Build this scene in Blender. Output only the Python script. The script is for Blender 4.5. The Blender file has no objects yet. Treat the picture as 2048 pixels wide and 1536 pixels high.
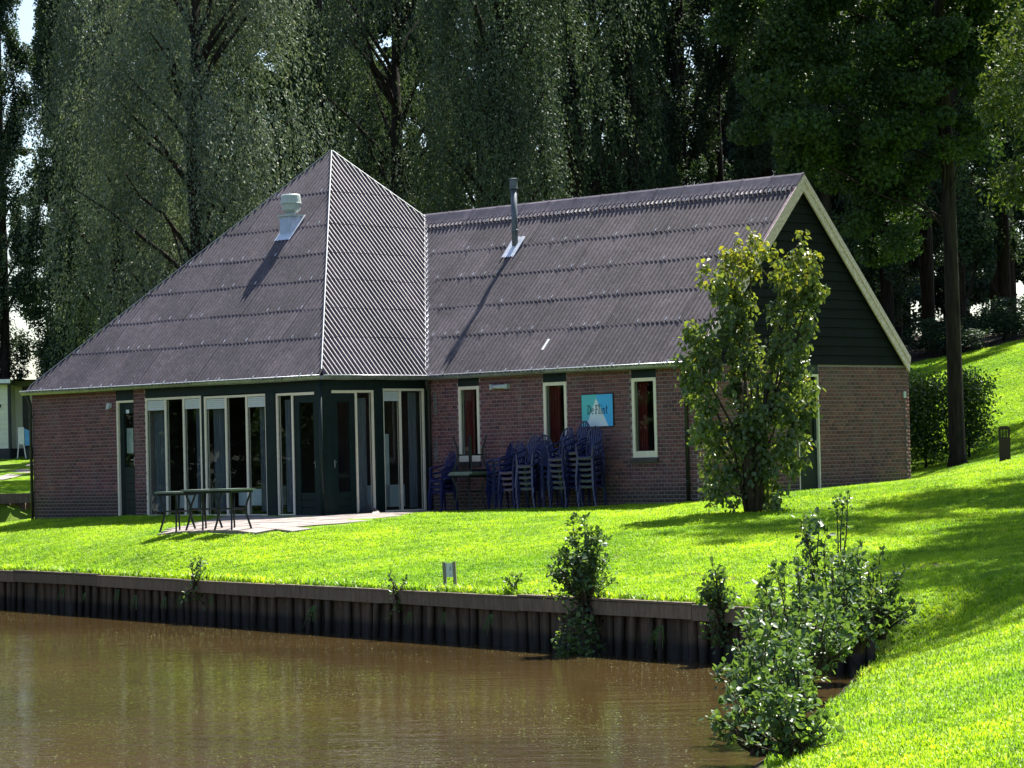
import bpy, math, random
import numpy as np
from mathutils import Matrix, Vector

R = math.radians
rng = np.random.default_rng(7)
random.seed(7)
scene = bpy.context.scene
col = scene.collection

# ------------------------------------------------------------------ camera, sky, sun, exposure
cam_data = bpy.data.cameras.new("camera")
cam = bpy.data.objects.new("camera", cam_data)
col.objects.link(cam)
scene.camera = cam
cam_data.sensor_width = 36.0
cam_data.lens = 100.34
cam_data.clip_start = 0.5
cam_data.clip_end = 2000.0
cam.matrix_world = Matrix(((0.999716, 0.023823, 0.0, 0.0),
                           (0.000618, -0.025920, -0.999664, 0.0),
                           (-0.023815, 0.999380, -0.025927, 0.957),
                           (0, 0, 0, 1)))

SUN_DIR = Vector((0.311, 0.398, 0.863)).normalized()      # towards the sun
world = bpy.data.worlds.new("World")
scene.world = world
world.use_nodes = True
wn = world.node_tree.nodes
wl = world.node_tree.links
wn.clear()
sky = wn.new("ShaderNodeTexSky")
sky.sky_type = 'NISHITA'
sky.sun_disc = False
sky.sun_elevation = math.asin(SUN_DIR.z)
sky.sun_rotation = math.atan2(SUN_DIR.x, SUN_DIR.y)
sky.air_density = 1.0
sky.dust_density = 1.2
sky.ozone_density = 1.0
bg = wn.new("ShaderNodeBackground")
bg.inputs[1].default_value = 0.07
wo = wn.new("ShaderNodeOutputWorld")
wl.new(sky.outputs[0], bg.inputs[0])
wl.new(bg.outputs[0], wo.inputs[0])

sd = bpy.data.lights.new("sun", 'SUN')
sun = bpy.data.objects.new("sun", sd)
col.objects.link(sun)
sd.energy = 5.0
sd.angle = R(0.53)
sd.color = (1.0, 0.95, 0.86)
sun.rotation_euler = SUN_DIR.to_track_quat('Z', 'Y').to_euler()

vs = scene.view_settings
vs.view_transform = 'Standard'
vs.look = 'None'
vs.gamma = 1.0
vs.exposure = 1.65
vs.use_curve_mapping = False
cy = scene.cycles
cy.use_denoising = True
cy.max_bounces = 6
cy.diffuse_bounces = 3
cy.glossy_bounces = 3
cy.transmission_bounces = 4
cy.transparent_max_bounces = 8
cy.caustics_reflective = False
cy.caustics_refractive = False
cy.sample_clamp_indirect = 6.0

# ------------------------------------------------------------------ helpers
def tag(o, label=None, cat=None, group=None, kind=None):
    if label: o["label"] = label
    if cat: o["category"] = cat
    if group: o["group"] = group
    if kind: o["kind"] = kind
    return o

def empty(name, loc=(0, 0, 0), rz=0.0, parent=None):
    o = bpy.data.objects.new(name, None)
    o.empty_display_size = 0.2
    col.objects.link(o)
    o.location = loc
    o.rotation_euler = (0, 0, rz)
    if parent: o.parent = parent
    return o

def link_mesh(name, me, parent=None, mat=None):
    o = bpy.data.objects.new(name, me)
    col.objects.link(o)
    if parent: o.parent = parent
    if mat is not None and len(me.materials) == 0: me.materials.append(mat)
    return o

class MB:
    """collects shapes for ONE mesh object; T maps a point into the object's space"""
    def __init__(self, T=None):
        self.v = []; self.f = []; self.T = T
    def add(self, vs_, fs_):
        o = len(self.v)
        self.v += [self.T(p) if self.T else tuple(p) for p in vs_]
        self.f += [tuple(o + i for i in f) for f in fs_]
        return self
    def box(self, x0, x1, y0, y1, z0, z1):
        return self.add([(x0, y0, z0), (x1, y0, z0), (x1, y1, z0), (x0, y1, z0),
                         (x0, y0, z1), (x1, y0, z1), (x1, y1, z1), (x0, y1, z1)],
                        [(0, 3, 2, 1), (4, 5, 6, 7), (0, 1, 5, 4), (1, 2, 6, 5), (2, 3, 7, 6), (3, 0, 4, 7)])
    def hexa(self, p):          # 8 points, bottom ring then top ring
        return self.add(p, [(0, 3, 2, 1), (4, 5, 6, 7), (0, 1, 5, 4), (1, 2, 6, 5), (2, 3, 7, 6), (3, 0, 4, 7)])
    def quad(self, a, b, c, d):
        return self.add([a, b, c, d], [(0, 1, 2, 3)])
    def poly(self, pts):
        return self.add(pts, [tuple(range(len(pts)))])
    def prism(self, pts, off):
        n = len(pts)
        q = [tuple(np.add(p, off)) for p in pts]
        return self.add(list(pts) + q, [tuple(range(n))[::-1], tuple(range(n, 2 * n))] +
                        [(i, (i + 1) % n, n + (i + 1) % n, n + i) for i in range(n)])
    def tube(self, pts, rad, n=6, cap=True):
        pts = [Vector(p) for p in pts]
        if not hasattr(rad, '__len__'): rad = [rad] * len(pts)
        vs_, fs_ = [], []
        ref = Vector((0.123, 0.31, 0.94)).normalized()
        prev = None
        for i, p in enumerate(pts):
            d = (pts[min(i + 1, len(pts) - 1)] - pts[max(i - 1, 0)])
            if d.length < 1e-9: d = Vector((0, 0, 1))
            d.normalize()
            if prev is None:
                r0 = ref if abs(d.dot(ref)) < 0.9 else Vector((1, 0, 0))
                a = d.cross(r0).normalized()
            else:
                a = (prev - d * prev.dot(d))
                a = a.normalized() if a.length > 1e-6 else d.orthogonal().normalized()
            prev = a
            b = d.cross(a)
            for k in range(n):
                t = 2 * math.pi * k / n
                vs_.append(tuple(p + (a * math.cos(t) + b * math.sin(t)) * rad[i]))
        for i in range(len(pts) - 1):
            for k in range(n):
                fs_.append((i * n + k, i * n + (k + 1) % n, (i + 1) * n + (k + 1) % n, (i + 1) * n + k))
        if cap:
            fs_.append(tuple(range(n))[::-1]); fs_.append(tuple(range((len(pts) - 1) * n, len(pts) * n)))
        return self.add(vs_, fs_)
    def lathe(self, prof, cx, cy_, n=16):
        vs_, fs_ = [], []
        for r, z in prof:
            for k in range(n):
                t = 2 * math.pi * k / n
                vs_.append((cx + r * math.cos(t), cy_ + r * math.sin(t), z))
        for i in range(len(prof) - 1):
            for k in range(n):
                fs_.append((i * n + k, i * n + (k + 1) % n, (i + 1) * n + (k + 1) % n, (i + 1) * n + k))
        fs_.append(tuple(range(n))[::-1]); fs_.append(tuple(range((len(prof) - 1) * n, len(prof) * n)))
        return self.add(vs_, fs_)
    def mesh(self, name, mat=None, smooth=False):
        me = bpy.data.meshes.new(name)
        me.from_pydata(self.v, [], self.f)
        if mat is not None: me.materials.append(mat)
        if smooth:
            me.polygons.foreach_set("use_smooth", [True] * len(me.polygons))
        me.update()
        return me
    def build(self, name, mat=None, parent=None, smooth=False):
        return link_mesh(name, self.mesh(name, mat, smooth), parent)

def np_mesh(name, verts, quads, mat=None, smooth=False):
    me = bpy.data.meshes.new(name)
    verts = np.asarray(verts, np.float32); quads = np.asarray(quads, np.int32)
    me.vertices.add(len(verts)); me.vertices.foreach_set("co", verts.ravel())
    k = quads.shape[1]
    me.loops.add(quads.size); me.loops.foreach_set("vertex_index", quads.ravel())
    me.polygons.add(len(quads))
    me.polygons.foreach_set("loop_start", np.arange(0, quads.size, k, dtype=np.int32))
    me.polygons.foreach_set("loop_total", np.full(len(quads), k, np.int32))
    if smooth: me.polygons.foreach_set("use_smooth", np.ones(len(quads), bool))
    me.update(calc_edges=True); me.validate()
    if mat is not None: me.materials.append(mat)
    return me

def set_attr(me, name, vals):
    a = me.attributes.new(name, 'FLOAT', 'POINT')
    a.data.foreach_set("value", np.asarray(vals, np.float32))

def copy_tree(o, parent=None):
    c = o.copy(); col.objects.link(c); c.parent = parent
    for ch in list(o.children): copy_tree(ch, c)
    return c

# ------------------------------------------------------------------ materials
def new_mat(name):
    m = bpy.data.materials.new(name); m.use_nodes = True
    nt = m.node_tree
    return m, nt, nt.nodes["Principled BSDF"], nt.nodes["Material Output"]

def N(nt, t, **kw):
    n = nt.nodes.new(t)
    for k, v in kw.items(): setattr(n, k, v)
    return n

def ramp(nt, fac, stops):
    r = N(nt, "ShaderNodeValToRGB")
    el = r.color_ramp.elements
    while len(el) > 1: el.remove(el[-1])
    el[0].position = stops[0][0]; el[0].color = (*stops[0][1], 1)
    for p, c in stops[1:]:
        e = el.new(p); e.color = (*c, 1)
    nt.links.new(fac, r.inputs[0])
    return r.outputs[0]

def noise(nt, scale, detail=4, rough=0.55, vec=None, dim='3D', coord='Object', stretch=None):
    n = N(nt, "ShaderNodeTexNoise"); n.noise_dimensions = dim
    n.inputs["Scale"].default_value = scale; n.inputs["Detail"].default_value = detail
    n.inputs["Roughness"].default_value = rough
    if vec is None:
        tc = N(nt, "ShaderNodeTexCoord"); vec = tc.outputs[coord]
    if stretch:
        mp = N(nt, "ShaderNodeMapping"); mp.inputs["Scale"].default_value = stretch
        nt.links.new(vec, mp.inputs[0]); vec = mp.outputs[0]
    nt.links.new(vec, n.inputs["Vector"])
    return n

def mixc(nt, fac, a, b, mode='MIX'):
    m = N(nt, "ShaderNodeMix", data_type='RGBA', blend_type=mode)
    for sock, v in ((m.inputs[0], fac), (m.inputs[6], a), (m.inputs[7], b)):
        if hasattr(v, 'links') or hasattr(v, 'is_linked'): nt.links.new(v, sock)
        elif isinstance(v, (int, float)): sock.default_value = v
        else: sock.default_value = (*v, 1)
    return m.outputs[2]

def mth(nt, op, a, b=None, c=None):
    m = N(nt, "ShaderNodeMath", operation=op)
    for i, v in enumerate((a, b, c)):
        if v is None: continue
        if isinstance(v, (int, float)): m.inputs[i].default_value = v
        else: nt.links.new(v, m.inputs[i])
    return m.outputs[0]

def bump(nt, bsdf, h, strength=0.3, dist=0.01):
    b = N(nt, "ShaderNodeBump"); b.inputs["Strength"].default_value = strength; b.inputs["Distance"].default_value = dist
    nt.links.new(h, b.inputs["Height"]); nt.links.new(b.outputs[0], bsdf.inputs["Normal"])

def simple(name, c, rough=0.6, var=0.18, scale=6.0, spec=0.4, metal=0.0, bmp=0.0, coord='Object', stretch=None):
    """painted / plain surface with a little grain and wear"""
    m, nt, b, o = new_mat(name)
    n = noise(nt, scale, 5, 0.6, coord=coord, stretch=stretch)
    dark = tuple(x * (1 - var) for x in c); lite = tuple(min(1, x * (1 + var)) for x in c)
    nt.links.new(ramp(nt, n.outputs[0], [(0.3, dark), (0.7, lite)]), b.inputs["Base Color"])
    b.inputs["Roughness"].default_value = rough
    b.inputs["Metallic"].default_value = metal
    b.inputs["Specular IOR Level"].default_value = spec
    if bmp: bump(nt, b, n.outputs[0], bmp, 0.01)
    return m

def leaf_mat(name, stops, trans=0.35, rough=0.55, tint=(1.25, 1.2, 0.5), spec=0.22, yellow=None):
    m, nt, b, o = new_mat(name)
    g = N(nt, "ShaderNodeNewGeometry")
    oi = N(nt, "ShaderNodeObjectInfo")
    f = mth(nt, 'ADD', mth(nt, 'MULTIPLY', g.outputs["Random Per Island"], 0.8), mth(nt, 'MULTIPLY', oi.outputs["Random"], 0.2))
    c = ramp(nt, f, stops)
    n = noise(nt, 0.55, 3, 0.6)
    c = mixc(nt, 1.0, c, ramp(nt, n.outputs[0], [(0.35, (0.72, 0.74, 0.8)), (0.65, (1.2, 1.18, 1.0))]), 'MULTIPLY')
    if yellow is not None:
        a = N(nt, "ShaderNodeAttribute"); a.attribute_name = "yel"
        c = mixc(nt, a.outputs["Fac"], c, yellow)
    nt.links.new(c, b.inputs["Base Color"])
    b.inputs["Roughness"].default_value = rough
    b.inputs["Specular IOR Level"].default_value = spec
    t = N(nt, "ShaderNodeBsdfTranslucent")
    nt.links.new(mixc(nt, 1.0, c, tint, 'MULTIPLY'), t.inputs[0])
    mx = N(nt, "ShaderNodeMixShader"); mx.inputs[0].default_value = trans
    nt.links.new(b.outputs[0], mx.inputs[1]); nt.links.new(t.outputs[0], mx.inputs[2])
    nt.links.new(mx.outputs[0], o.inputs[0])
    return m

M = {}
M['cream'] = simple('cream_paint', (0.82, 0.72, 0.62), 0.45, 0.08, 9)
M['green'] = simple('dark_green_paint', (0.006, 0.017, 0.018), 0.45, 0.25, 5, 0.25)
M['fascia'] = simple('fascia_green_black', (0.012, 0.022, 0.024), 0.5, 0.3, 5)
M['zinc'] = simple('zinc', (0.30, 0.32, 0.34), 0.45, 0.25, 7, 0.5, 0.55)
M['zinc_bright'] = simple('bright_zinc', (0.62, 0.65, 0.72), 0.4, 0.2, 9, 0.5, 0.4)
M['pipe_dark'] = simple('dark_downpipe', (0.02, 0.022, 0.026), 0.45, 0.3, 4)
M['flue'] = simple('flue_pipe', (0.10, 0.12, 0.145), 0.5, 0.2, 6, 0.4, 0.2)
M['vent_hood'] = simple('vent_hood_grey', (0.42, 0.48, 0.48), 0.5, 0.12, 6)
M['vent_box'] = simple('vent_box_zinc', (0.42, 0.50, 0.66), 0.45, 0.12, 8, 0.5, 0.2)
M['rake'] = simple('weathered_bargeboard', (0.66, 0.50, 0.54), 0.7, 0.3, 7, stretch=(3, 3, 3))
M['gable'] = simple('gable_board_black', (0.006, 0.008, 0.010), 0.8, 0.4, 6, 0.15)
M['shutter'] = simple('roller_shutter_white', (0.60, 0.62, 0.66), 0.5, 0.08, 9)
M['white'] = simple('white_panel', (0.72, 0.76, 0.82), 0.5, 0.06, 5)
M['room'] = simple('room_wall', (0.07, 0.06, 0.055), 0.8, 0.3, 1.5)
M['red_curtain'] = simple('red_curtain', (0.13, 0.008, 0.012), 0.8, 0.25, 5)
M['blue_curtain'] = simple('dark_sheer_curtain', (0.15, 0.165, 0.21), 0.8, 0.4, 5, stretch=(5, 5, .3))
M['plastic'] = simple('navy_plastic', (0.014, 0.018, 0.088), 0.26, 0.3, 5, 0.55)
M['table'] = simple('green_black_metal', (0.007, 0.011, 0.014), 0.45, 0.25, 6, 0.3)
M['tabletop'] = simple('grey_green_tabletop', (0.16, 0.20, 0.18), 0.35, 0.2, 6, 0.5)
M['sill'] = simple('sill_tile', (0.06, 0.05, 0.055), 0.5, 0.25, 9)
M['handle'] = simple('steel_handle', (0.6, 0.6, 0.62), 0.3, 0.1, 9, 0.5, 0.8)
M['bollard'] = simple('rusty_brown_bollard', (0.022, 0.011, 0.008), 0.6, 0.35, 8)
M['post_wood'] = simple('grey_post_wood', (0.20, 0.17, 0.13), 0.8, 0.3, 10, stretch=(6, 6, 1))
M['grey_panel'] = simple('grey_panel', (0.50, 0.53, 0.58), 0.5, 0.12, 12)
M['chalet'] = simple('chalet_siding', (0.74, 0.71, 0.62), 0.6, 0.06, 5)
M['chalet_dark'] = simple('chalet_plinth', (0.035, 0.037, 0.045), 0.7, 0.3, 5)
M['chalet_roof'] = simple('chalet_roof_felt', (0.10, 0.11, 0.11), 0.8, 0.25, 4)
M['blue_cloth'] = simple('blue_cloth', (0.12, 0.34, 0.62), 0.8, 0.2, 9)
M['mortar'] = simple('mortar', (0.28, 0.225, 0.24), 0.9, 0.2, 20, 0.2, bmp=0.3)
M['ink'] = simple('sign_ink', (0.008, 0.008, 0.03), 0.5, 0.1)
M['sign_teal'] = simple('sign_teal', (0.12, 0.52, 0.62), 0.4, 0.04, 3)
M['sign_blue'] = simple('sign_blue', (0.08, 0.45, 0.90), 0.4, 0.04, 3)
M['sign_white'] = simple('sign_white', (0.72, 0.80, 0.90), 0.4, 0.04, 3)

def mat_brick():
    m, nt, b, o = new_mat('brick')
    a = N(nt, "ShaderNodeAttribute"); a.attribute_name = "bv"
    c = ramp(nt, a.outputs["Fac"], [(0.0, (0.120, 0.064, 0.080)), (0.3, (0.185, 0.082, 0.098)), (0.55, (0.225, 0.092, 0.106)),
                                    (0.8, (0.175, 0.096, 0.118)), (1.0, (0.30, 0.130, 0.130))])
    geo = N(nt, "ShaderNodeNewGeometry"); pos = geo.outputs["Position"]
    n = noise(nt, 1.1, 5, 0.62, vec=pos)                       # lime bloom and damp, in large soft patches
    c = mixc(nt, ramp(nt, n.outputs[0], [(0.52, (0, 0, 0)), (0.78, (0.5, 0.5, 0.5))]), c, (0.24, 0.20, 0.20))
    n4 = noise(nt, 2.4, 4, 0.6, vec=pos, stretch=(2.2, 2.2, 0.25))          # run-off streaks below the gutter
    c = mixc(nt, ramp(nt, n4.outputs[0], [(0.56, (0, 0, 0)), (0.74, (0.42, 0.42, 0.42))]), c, (0.27, 0.235, 0.24))
    n2 = noise(nt, 60, 3, 0.6, vec=pos)
    c = mixc(nt, 0.35, c, ramp(nt, n2.outputs[0], [(0.3, (0.10, 0.06, 0.06)), (0.7, (0.32, 0.19, 0.17))]), 'OVERLAY')
    sep = N(nt, "ShaderNodeSeparateXYZ"); nt.links.new(pos, sep.inputs[0])
    n3 = noise(nt, 2.2, 4, 0.6, vec=pos)
    damp = mth(nt, 'ADD', sep.outputs[2], mth(nt, 'MULTIPLY', n3.outputs[0], -0.55))
    c = mixc(nt, ramp(nt, damp, [(-0.0, (0.8, 0.8, 0.8)), (0.30, (0, 0, 0))]), c, (0.050, 0.048, 0.038))   # algae stain at the foot
    nt.links.new(c, b.inputs["Base Color"])
    b.inputs["Roughness"].default_value = 0.85
    b.inputs["Specular IOR Level"].default_value = 0.25
    bump(nt, b, n2.outputs[0], 0.35, 0.004)
    return m
M['brick'] = mat_brick()

def mat_roof():
    m, nt, b, o = new_mat('corrugated_fibre_cement')
    oi = N(nt, "ShaderNodeObjectInfo")
    base = ramp(nt, oi.outputs["Random"], [(0, (0.064, 0.055, 0.070)), (0.5, (0.083, 0.071, 0.088)), (1, (0.104, 0.089, 0.108))])
    n = noise(nt, 1.3, 6, 0.68)
    c = mixc(nt, 1.0, base, ramp(nt, n.outputs[0], [(0.3, (0.55, 0.53, 0.56)), (0.7, (1.4, 1.35, 1.32))]), 'MULTIPLY')
    n5 = noise(nt, 9.0, 5, 0.7)                       # grime blotches
    c = mixc(nt, 1.0, c, ramp(nt, n5.outputs[0], [(0.35, (0.62, 0.60, 0.60)), (0.6, (1.15, 1.12, 1.12))]), 'MULTIPLY')
    n2 = noise(nt, 26, 4, 0.7)                        # pale lichen flecks
    c = mixc(nt, ramp(nt, n2.outputs[0], [(0.60, (0, 0, 0)), (0.72, (0.7, 0.7, 0.7))]), c, (0.36, 0.34, 0.33))
    n3 = noise(nt, 5.0, 5, 0.7)                       # moss
    c = mixc(nt, ramp(nt, n3.outputs[0], [(0.62, (0, 0, 0)), (0.76, (0.7, 0.7, 0.7))]), c, (0.085, 0.066, 0.028))
    nt.links.new(c, b.inputs["Base Color"])
    b.inputs["Roughness"].default_value = 0.48
    b.inputs["Specular IOR Level"].default_value = 0.55
    bump(nt, b, n2.outputs[0], 0.25, 0.006)
    return m
M['roof'] = mat_roof()
M['roof_under'] = simple('roof_underlay', (0.02, 0.02, 0.02), 0.9)

def mat_glass():
    m, nt, b, o = new_mat('window_glass')
    g = N(nt, "ShaderNodeBsdfGlossy"); g.inputs["Roughness"].default_value = 0.015; g.inputs[0].default_value = (0.85, 0.9, 0.9, 1)
    t = N(nt, "ShaderNodeBsdfTransparent"); t.inputs[0].default_value = (0.80, 0.86, 0.85, 1)
    geo = N(nt, "ShaderNodeNewGeometry"); vm = N(nt, "ShaderNodeVectorMath", operation='DOT_PRODUCT')
    nt.links.new(geo.outputs["Incoming"], vm.inputs[0]); nt.links.new(geo.outputs["Normal"], vm.inputs[1])
    one = mth(nt, 'SUBTRACT', 1.0, mth(nt, 'ABSOLUTE', vm.outputs["Value"]))
    fr = mth(nt, 'ADD', 0.07, mth(nt, 'MULTIPLY', mth(nt, 'POWER', one, 5.0), 0.93))
    n = noise(nt, 1.7, 2, 0.5)
    bp = N(nt, "ShaderNodeBump"); bp.inputs["Strength"].default_value = 0.05; bp.inputs["Distance"].default_value = 0.02
    nt.links.new(n.outputs[0], bp.inputs["Height"]); nt.links.new(bp.outputs[0], g.inputs["Normal"])
    mx = N(nt, "ShaderNodeMixShader")
    nt.links.new(fr, mx.inputs[0])
    nt.links.new(t.outputs[0], mx.inputs[1]); nt.links.new(g.outputs[0], mx.inputs[2])
    nt.links.new(mx.outputs[0], o.inputs[0])
    return m
M['glass'] = mat_glass()

def mat_ground():
    m, nt, b, o = new_mat('lawn_soil')
    n = noise(nt, 0.35, 5, 0.6); n2 = noise(nt, 9.0, 5, 0.7); n3 = noise(nt, 1.6, 4, 0.6)
    c = ramp(nt, n2.outputs[0], [(0.3, (0.07, 0.14, 0.008)), (0.7, (0.14, 0.24, 0.012))])
    c = mixc(nt, ramp(nt, n.outputs[0], [(0.4, (0, 0, 0)), (0.7, (0.5, 0.5, 0.5))]), c, (0.15, 0.22, 0.02))
    c = mixc(nt, ramp(nt, n3.outputs[0], [(0.66, (0, 0, 0)), (0.78, (0.5, 0.5, 0.5))]), c, (0.10, 0.10, 0.03))
    a = N(nt, "ShaderNodeAttribute"); a.attribute_name = "soil"
    c = mixc(nt, a.outputs["Fac"], c, ramp(nt, n2.outputs[0], [(0.3, (0.018, 0.013, 0.009)), (0.7, (0.05, 0.036, 0.022))]))
    nt.links.new(c, b.inputs["Base Color"])
    b.inputs["Roughness"].default_value = 0.9
    b.inputs["Specular IOR Level"].default_value = 0.15
    bump(nt, b, n2.outputs[0], 0.6, 0.03)
    return m
M['ground'] = mat_ground()

def mat_grass():
    m, nt, b, o = new_mat('grass_blade')
    oi = N(nt, "ShaderNodeObjectInfo")
    geo = N(nt, "ShaderNodeNewGeometry")
    n = noise(nt, 0.30, 4, 0.6, vec=geo.outputs["Position"]); n2 = noise(nt, 1.6, 4, 0.6, vec=geo.outputs["Position"])
    n3 = noise(nt, 3.0, 3, 0.6, vec=geo.outputs["Position"], stretch=(0.25, 1.2, 0.2))
    c = ramp(nt, oi.outputs["Random"], [(0, (0.175, 0.305, 0.014)), (0.45, (0.25, 0.40, 0.024)), (0.85, (0.325, 0.47, 0.040)), (0.97, (0.36, 0.49, 0.06)), (1.0, (0.50, 0.49, 0.18))])
    c = mixc(nt, 1.0, c, ramp(nt, n.outputs[0], [(0.35, (0.66, 0.78, 0.8)), (0.65, (1.28, 1.15, 1.0))]), 'MULTIPLY')
    c = mixc(nt, 1.0, c, ramp(nt, n2.outputs[0], [(0.30, (0.72, 0.80, 0.85)), (0.6, (1.14, 1.10, 1.0))]), 'MULTIPLY')
    c = mixc(nt, 1.0, c, ramp(nt, n3.outputs[0], [(0.36, (0.70, 0.80, 0.8)), (0.6, (1.14, 1.10, 1.0))]), 'MULTIPLY')
    nt.links.new(c, b.inputs["Base Color"])
    b.inputs["Roughness"].default_value = 0.45
    b.inputs["Specular IOR Level"].default_value = 0.3
    t = N(nt, "ShaderNodeBsdfTranslucent")
    nt.links.new(mixc(nt, 1.0, c, (1.35, 1.4, 0.6), 'MULTIPLY'), t.inputs[0])
    mx = N(nt, "ShaderNodeMixShader"); mx.inputs[0].default_value = 0.5
    nt.links.new(b.outputs[0], mx.inputs[1]); nt.links.new(t.outputs[0], mx.inputs[2])
    nt.links.new(mx.outputs[0], o.inputs[0])
    return m
M['grass'] = mat_grass()

def mat_water():
    m, nt, b, o = new_mat('murky_water')
    geo = N(nt, "ShaderNodeNewGeometry")
    n0 = noise(nt, 0.25, 3, 0.5, vec=geo.outputs["Position"])
    c = ramp(nt, n0.outputs[0], [(0.3, (0.036, 0.024, 0.009)), (0.7, (0.062, 0.040, 0.015))])
    nt.links.new(c, b.inputs["Base Color"])
    b.inputs["Roughness"].default_value = 0.04
    b.inputs["IOR"].default_value = 1.33
    b.inputs["Specular IOR Level"].default_value = 0.5
    n1 = noise(nt, 3.2, 4, 0.62, vec=geo.outputs["Position"], stretch=(0.4, 1.0, 1))
    n2 = noise(nt, 11.0, 3, 0.6, vec=geo.outputs["Position"], stretch=(0.45, 1.0, 1))
    n3 = noise(nt, 0.16, 2, 0.5, vec=geo.outputs["Position"])          # calmer and rougher patches
    amp = N(nt, "ShaderNodeMapRange"); amp.inputs[1].default_value = .35; amp.inputs[2].default_value = .65; amp.inputs[3].default_value = .55; amp.inputs[4].default_value = 1.3
    nt.links.new(n3.outputs[0], amp.inputs[0])
    h = mth(nt, 'MULTIPLY', mth(nt, 'ADD', mth(nt, 'MULTIPLY', n1.outputs[0], 1.0), mth(nt, 'MULTIPLY', n2.outputs[0], 0.30)), amp.outputs[0])
    bump(nt, b, h, 0.6, 0.017)
    return m
M['water'] = mat_water()

def mat_wood(name, c0, c1, moss):
    m, nt, b, o = new_mat(name)
    oi = N(nt, "ShaderNodeObjectInfo")
    n = noise(nt, 5, 6, 0.7, stretch=(4, 4, 0.7))
    c = ramp(nt, n.outputs[0], [(0.25, c0), (0.75, c1)])
    c = mixc(nt, 1.0, c, ramp(nt, oi.outputs["Random"], [(0, (0.7, 0.7, 0.7)), (1, (1.3, 1.25, 1.2))]), 'MULTIPLY')
    n2 = noise(nt, 3.0, 5, 0.65, coord='Object')
    c = mixc(nt, ramp(nt, n2.outputs[0], [(0.55, (0, 0, 0)), (0.75, (0.6, 0.6, 0.6))]), c, moss)
    sep = N(nt, "ShaderNodeSeparateXYZ"); geo = N(nt, "ShaderNodeNewGeometry"); nt.links.new(geo.outputs["Position"], sep.inputs[0])
    wet = mth(nt, 'ADD', sep.outputs[2], mth(nt, 'MULTIPLY', n2.outputs[0], -0.10))
    c = mixc(nt, ramp(nt, mth(nt, 'ADD', wet, 1.34), [(0.10, (0.85, 0.85, 0.85)), (0.19, (0, 0, 0))]), c, (0.004, 0.005, 0.008))   # tide-dark wet foot
    nt.links.new(c, b.inputs["Base Color"])
    b.inputs["Roughness"].default_value = 0.75
    bump(nt, b, n.outputs[0], 0.5, 0.01)
    return m
M['pile'] = mat_wood('pile_hardwood', (0.028, 0.020, 0.015), (0.12, 0.088, 0.062), (0.050, 0.058, 0.022))
M['cap'] = mat_wood('cap_beam_wood', (0.050, 0.038, 0.027), (0.18, 0.142, 0.098), (0.09, 0.085, 0.035))
M['bark'] = simple('bark', (0.026, 0.021, 0.018), 0.9, 0.7, 5, 0.15, bmp=1.0, stretch=(4, 4, 0.5))
M['twig'] = simple('twig_bark', (0.055, 0.042, 0.030), 0.85, 0.4, 8, 0.2)

def mat_paving():
    m, nt, b, o = new_mat('concrete_paving')
    n = noise(nt, 1.5, 5, 0.6); n2 = noise(nt, 30, 4, 0.6)
    c = ramp(nt, n.outputs[0], [(0.3, (0.17, 0.15, 0.14)), (0.7, (0.32, 0.28, 0.265))])
    c = mixc(nt, 0.4, c, ramp(nt, n2.outputs[0], [(0.3, (0.2, 0.18, 0.18)), (0.7, (0.5, 0.46, 0.45))]), 'OVERLAY')
    nt.links.new(c, b.inputs["Base Color"]); b.inputs["Roughness"].default_value = 0.85
    bump(nt, b, n2.outputs[0], 0.3, 0.004)
    return m
M['paving'] = mat_paving()

M['willow'] = leaf_mat('willow_leaf', [(0, (0.066, 0.096, 0.072)), (0.5, (0.106, 0.145, 0.108)), (0.9, (0.155, 0.195, 0.15)), (1, (0.21, 0.20, 0.08))], 0.26, 0.6, (1.15, 1.15, 0.65))
M['birch'] = leaf_mat('birch_leaf', [(0, (0.040, 0.064, 0.042)), (0.5, (0.070, 0.104, 0.066)), (1, (0.11, 0.15, 0.095))], 0.24, 0.6, (1.15, 1.2, 0.6))
M['poplar'] = leaf_mat('poplar_leaf', [(0, (0.022, 0.043, 0.030)), (0.5, (0.038, 0.068, 0.044)), (1, (0.065, 0.105, 0.058))], 0.28, 0.6, (1.25, 1.3, 0.5))
M['oak'] = leaf_mat('broad_leaf', [(0, (0.026, 0.055, 0.020)), (0.5, (0.042, 0.085, 0.028)), (1, (0.075, 0.13, 0.04))], 0.30, 0.55, (1.3, 1.3, 0.45))
M['robinia'] = leaf_mat('pale_leaf', [(0, (0.05, 0.085, 0.03)), (0.5, (0.085, 0.13, 0.04)), (1, (0.14, 0.17, 0.055))], 0.35, 0.45, (1.3, 1.25, 0.45))
M['lilac'] = leaf_mat('shrub_leaf', [(0, (0.060, 0.098, 0.050)), (0.5, (0.098, 0.150, 0.066)), (0.9, (0.145, 0.20, 0.085)), (1, (0.18, 0.14, 0.08))], 0.42, 0.36, (1.7, 1.6, 0.4), 0.5, (0.34, 0.32, 0.02))
M['alder'] = leaf_mat('alder_leaf', [(0, (0.046, 0.090, 0.046)), (0.5, (0.085, 0.150, 0.070)), (0.95, (0.14, 0.215, 0.10)), (1, (0.28, 0.24, 0.03))], 0.40, 0.42, (1.6, 1.6, 0.4), 0.4)
M['fern'] = leaf_mat('fern_frond', [(0, (0.05, 0.10, 0.03)), (1, (0.11, 0.19, 0.05))], 0.35, 0.5, (1.4, 1.3, 0.4))
M['hedge'] = leaf_mat('hedge_leaf', [(0, (0.025, 0.055, 0.018)), (0.5, (0.045, 0.09, 0.022)), (1, (0.09, 0.15, 0.03))], 0.4, 0.35, (1.7, 1.7, 0.4), 0.5)

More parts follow.
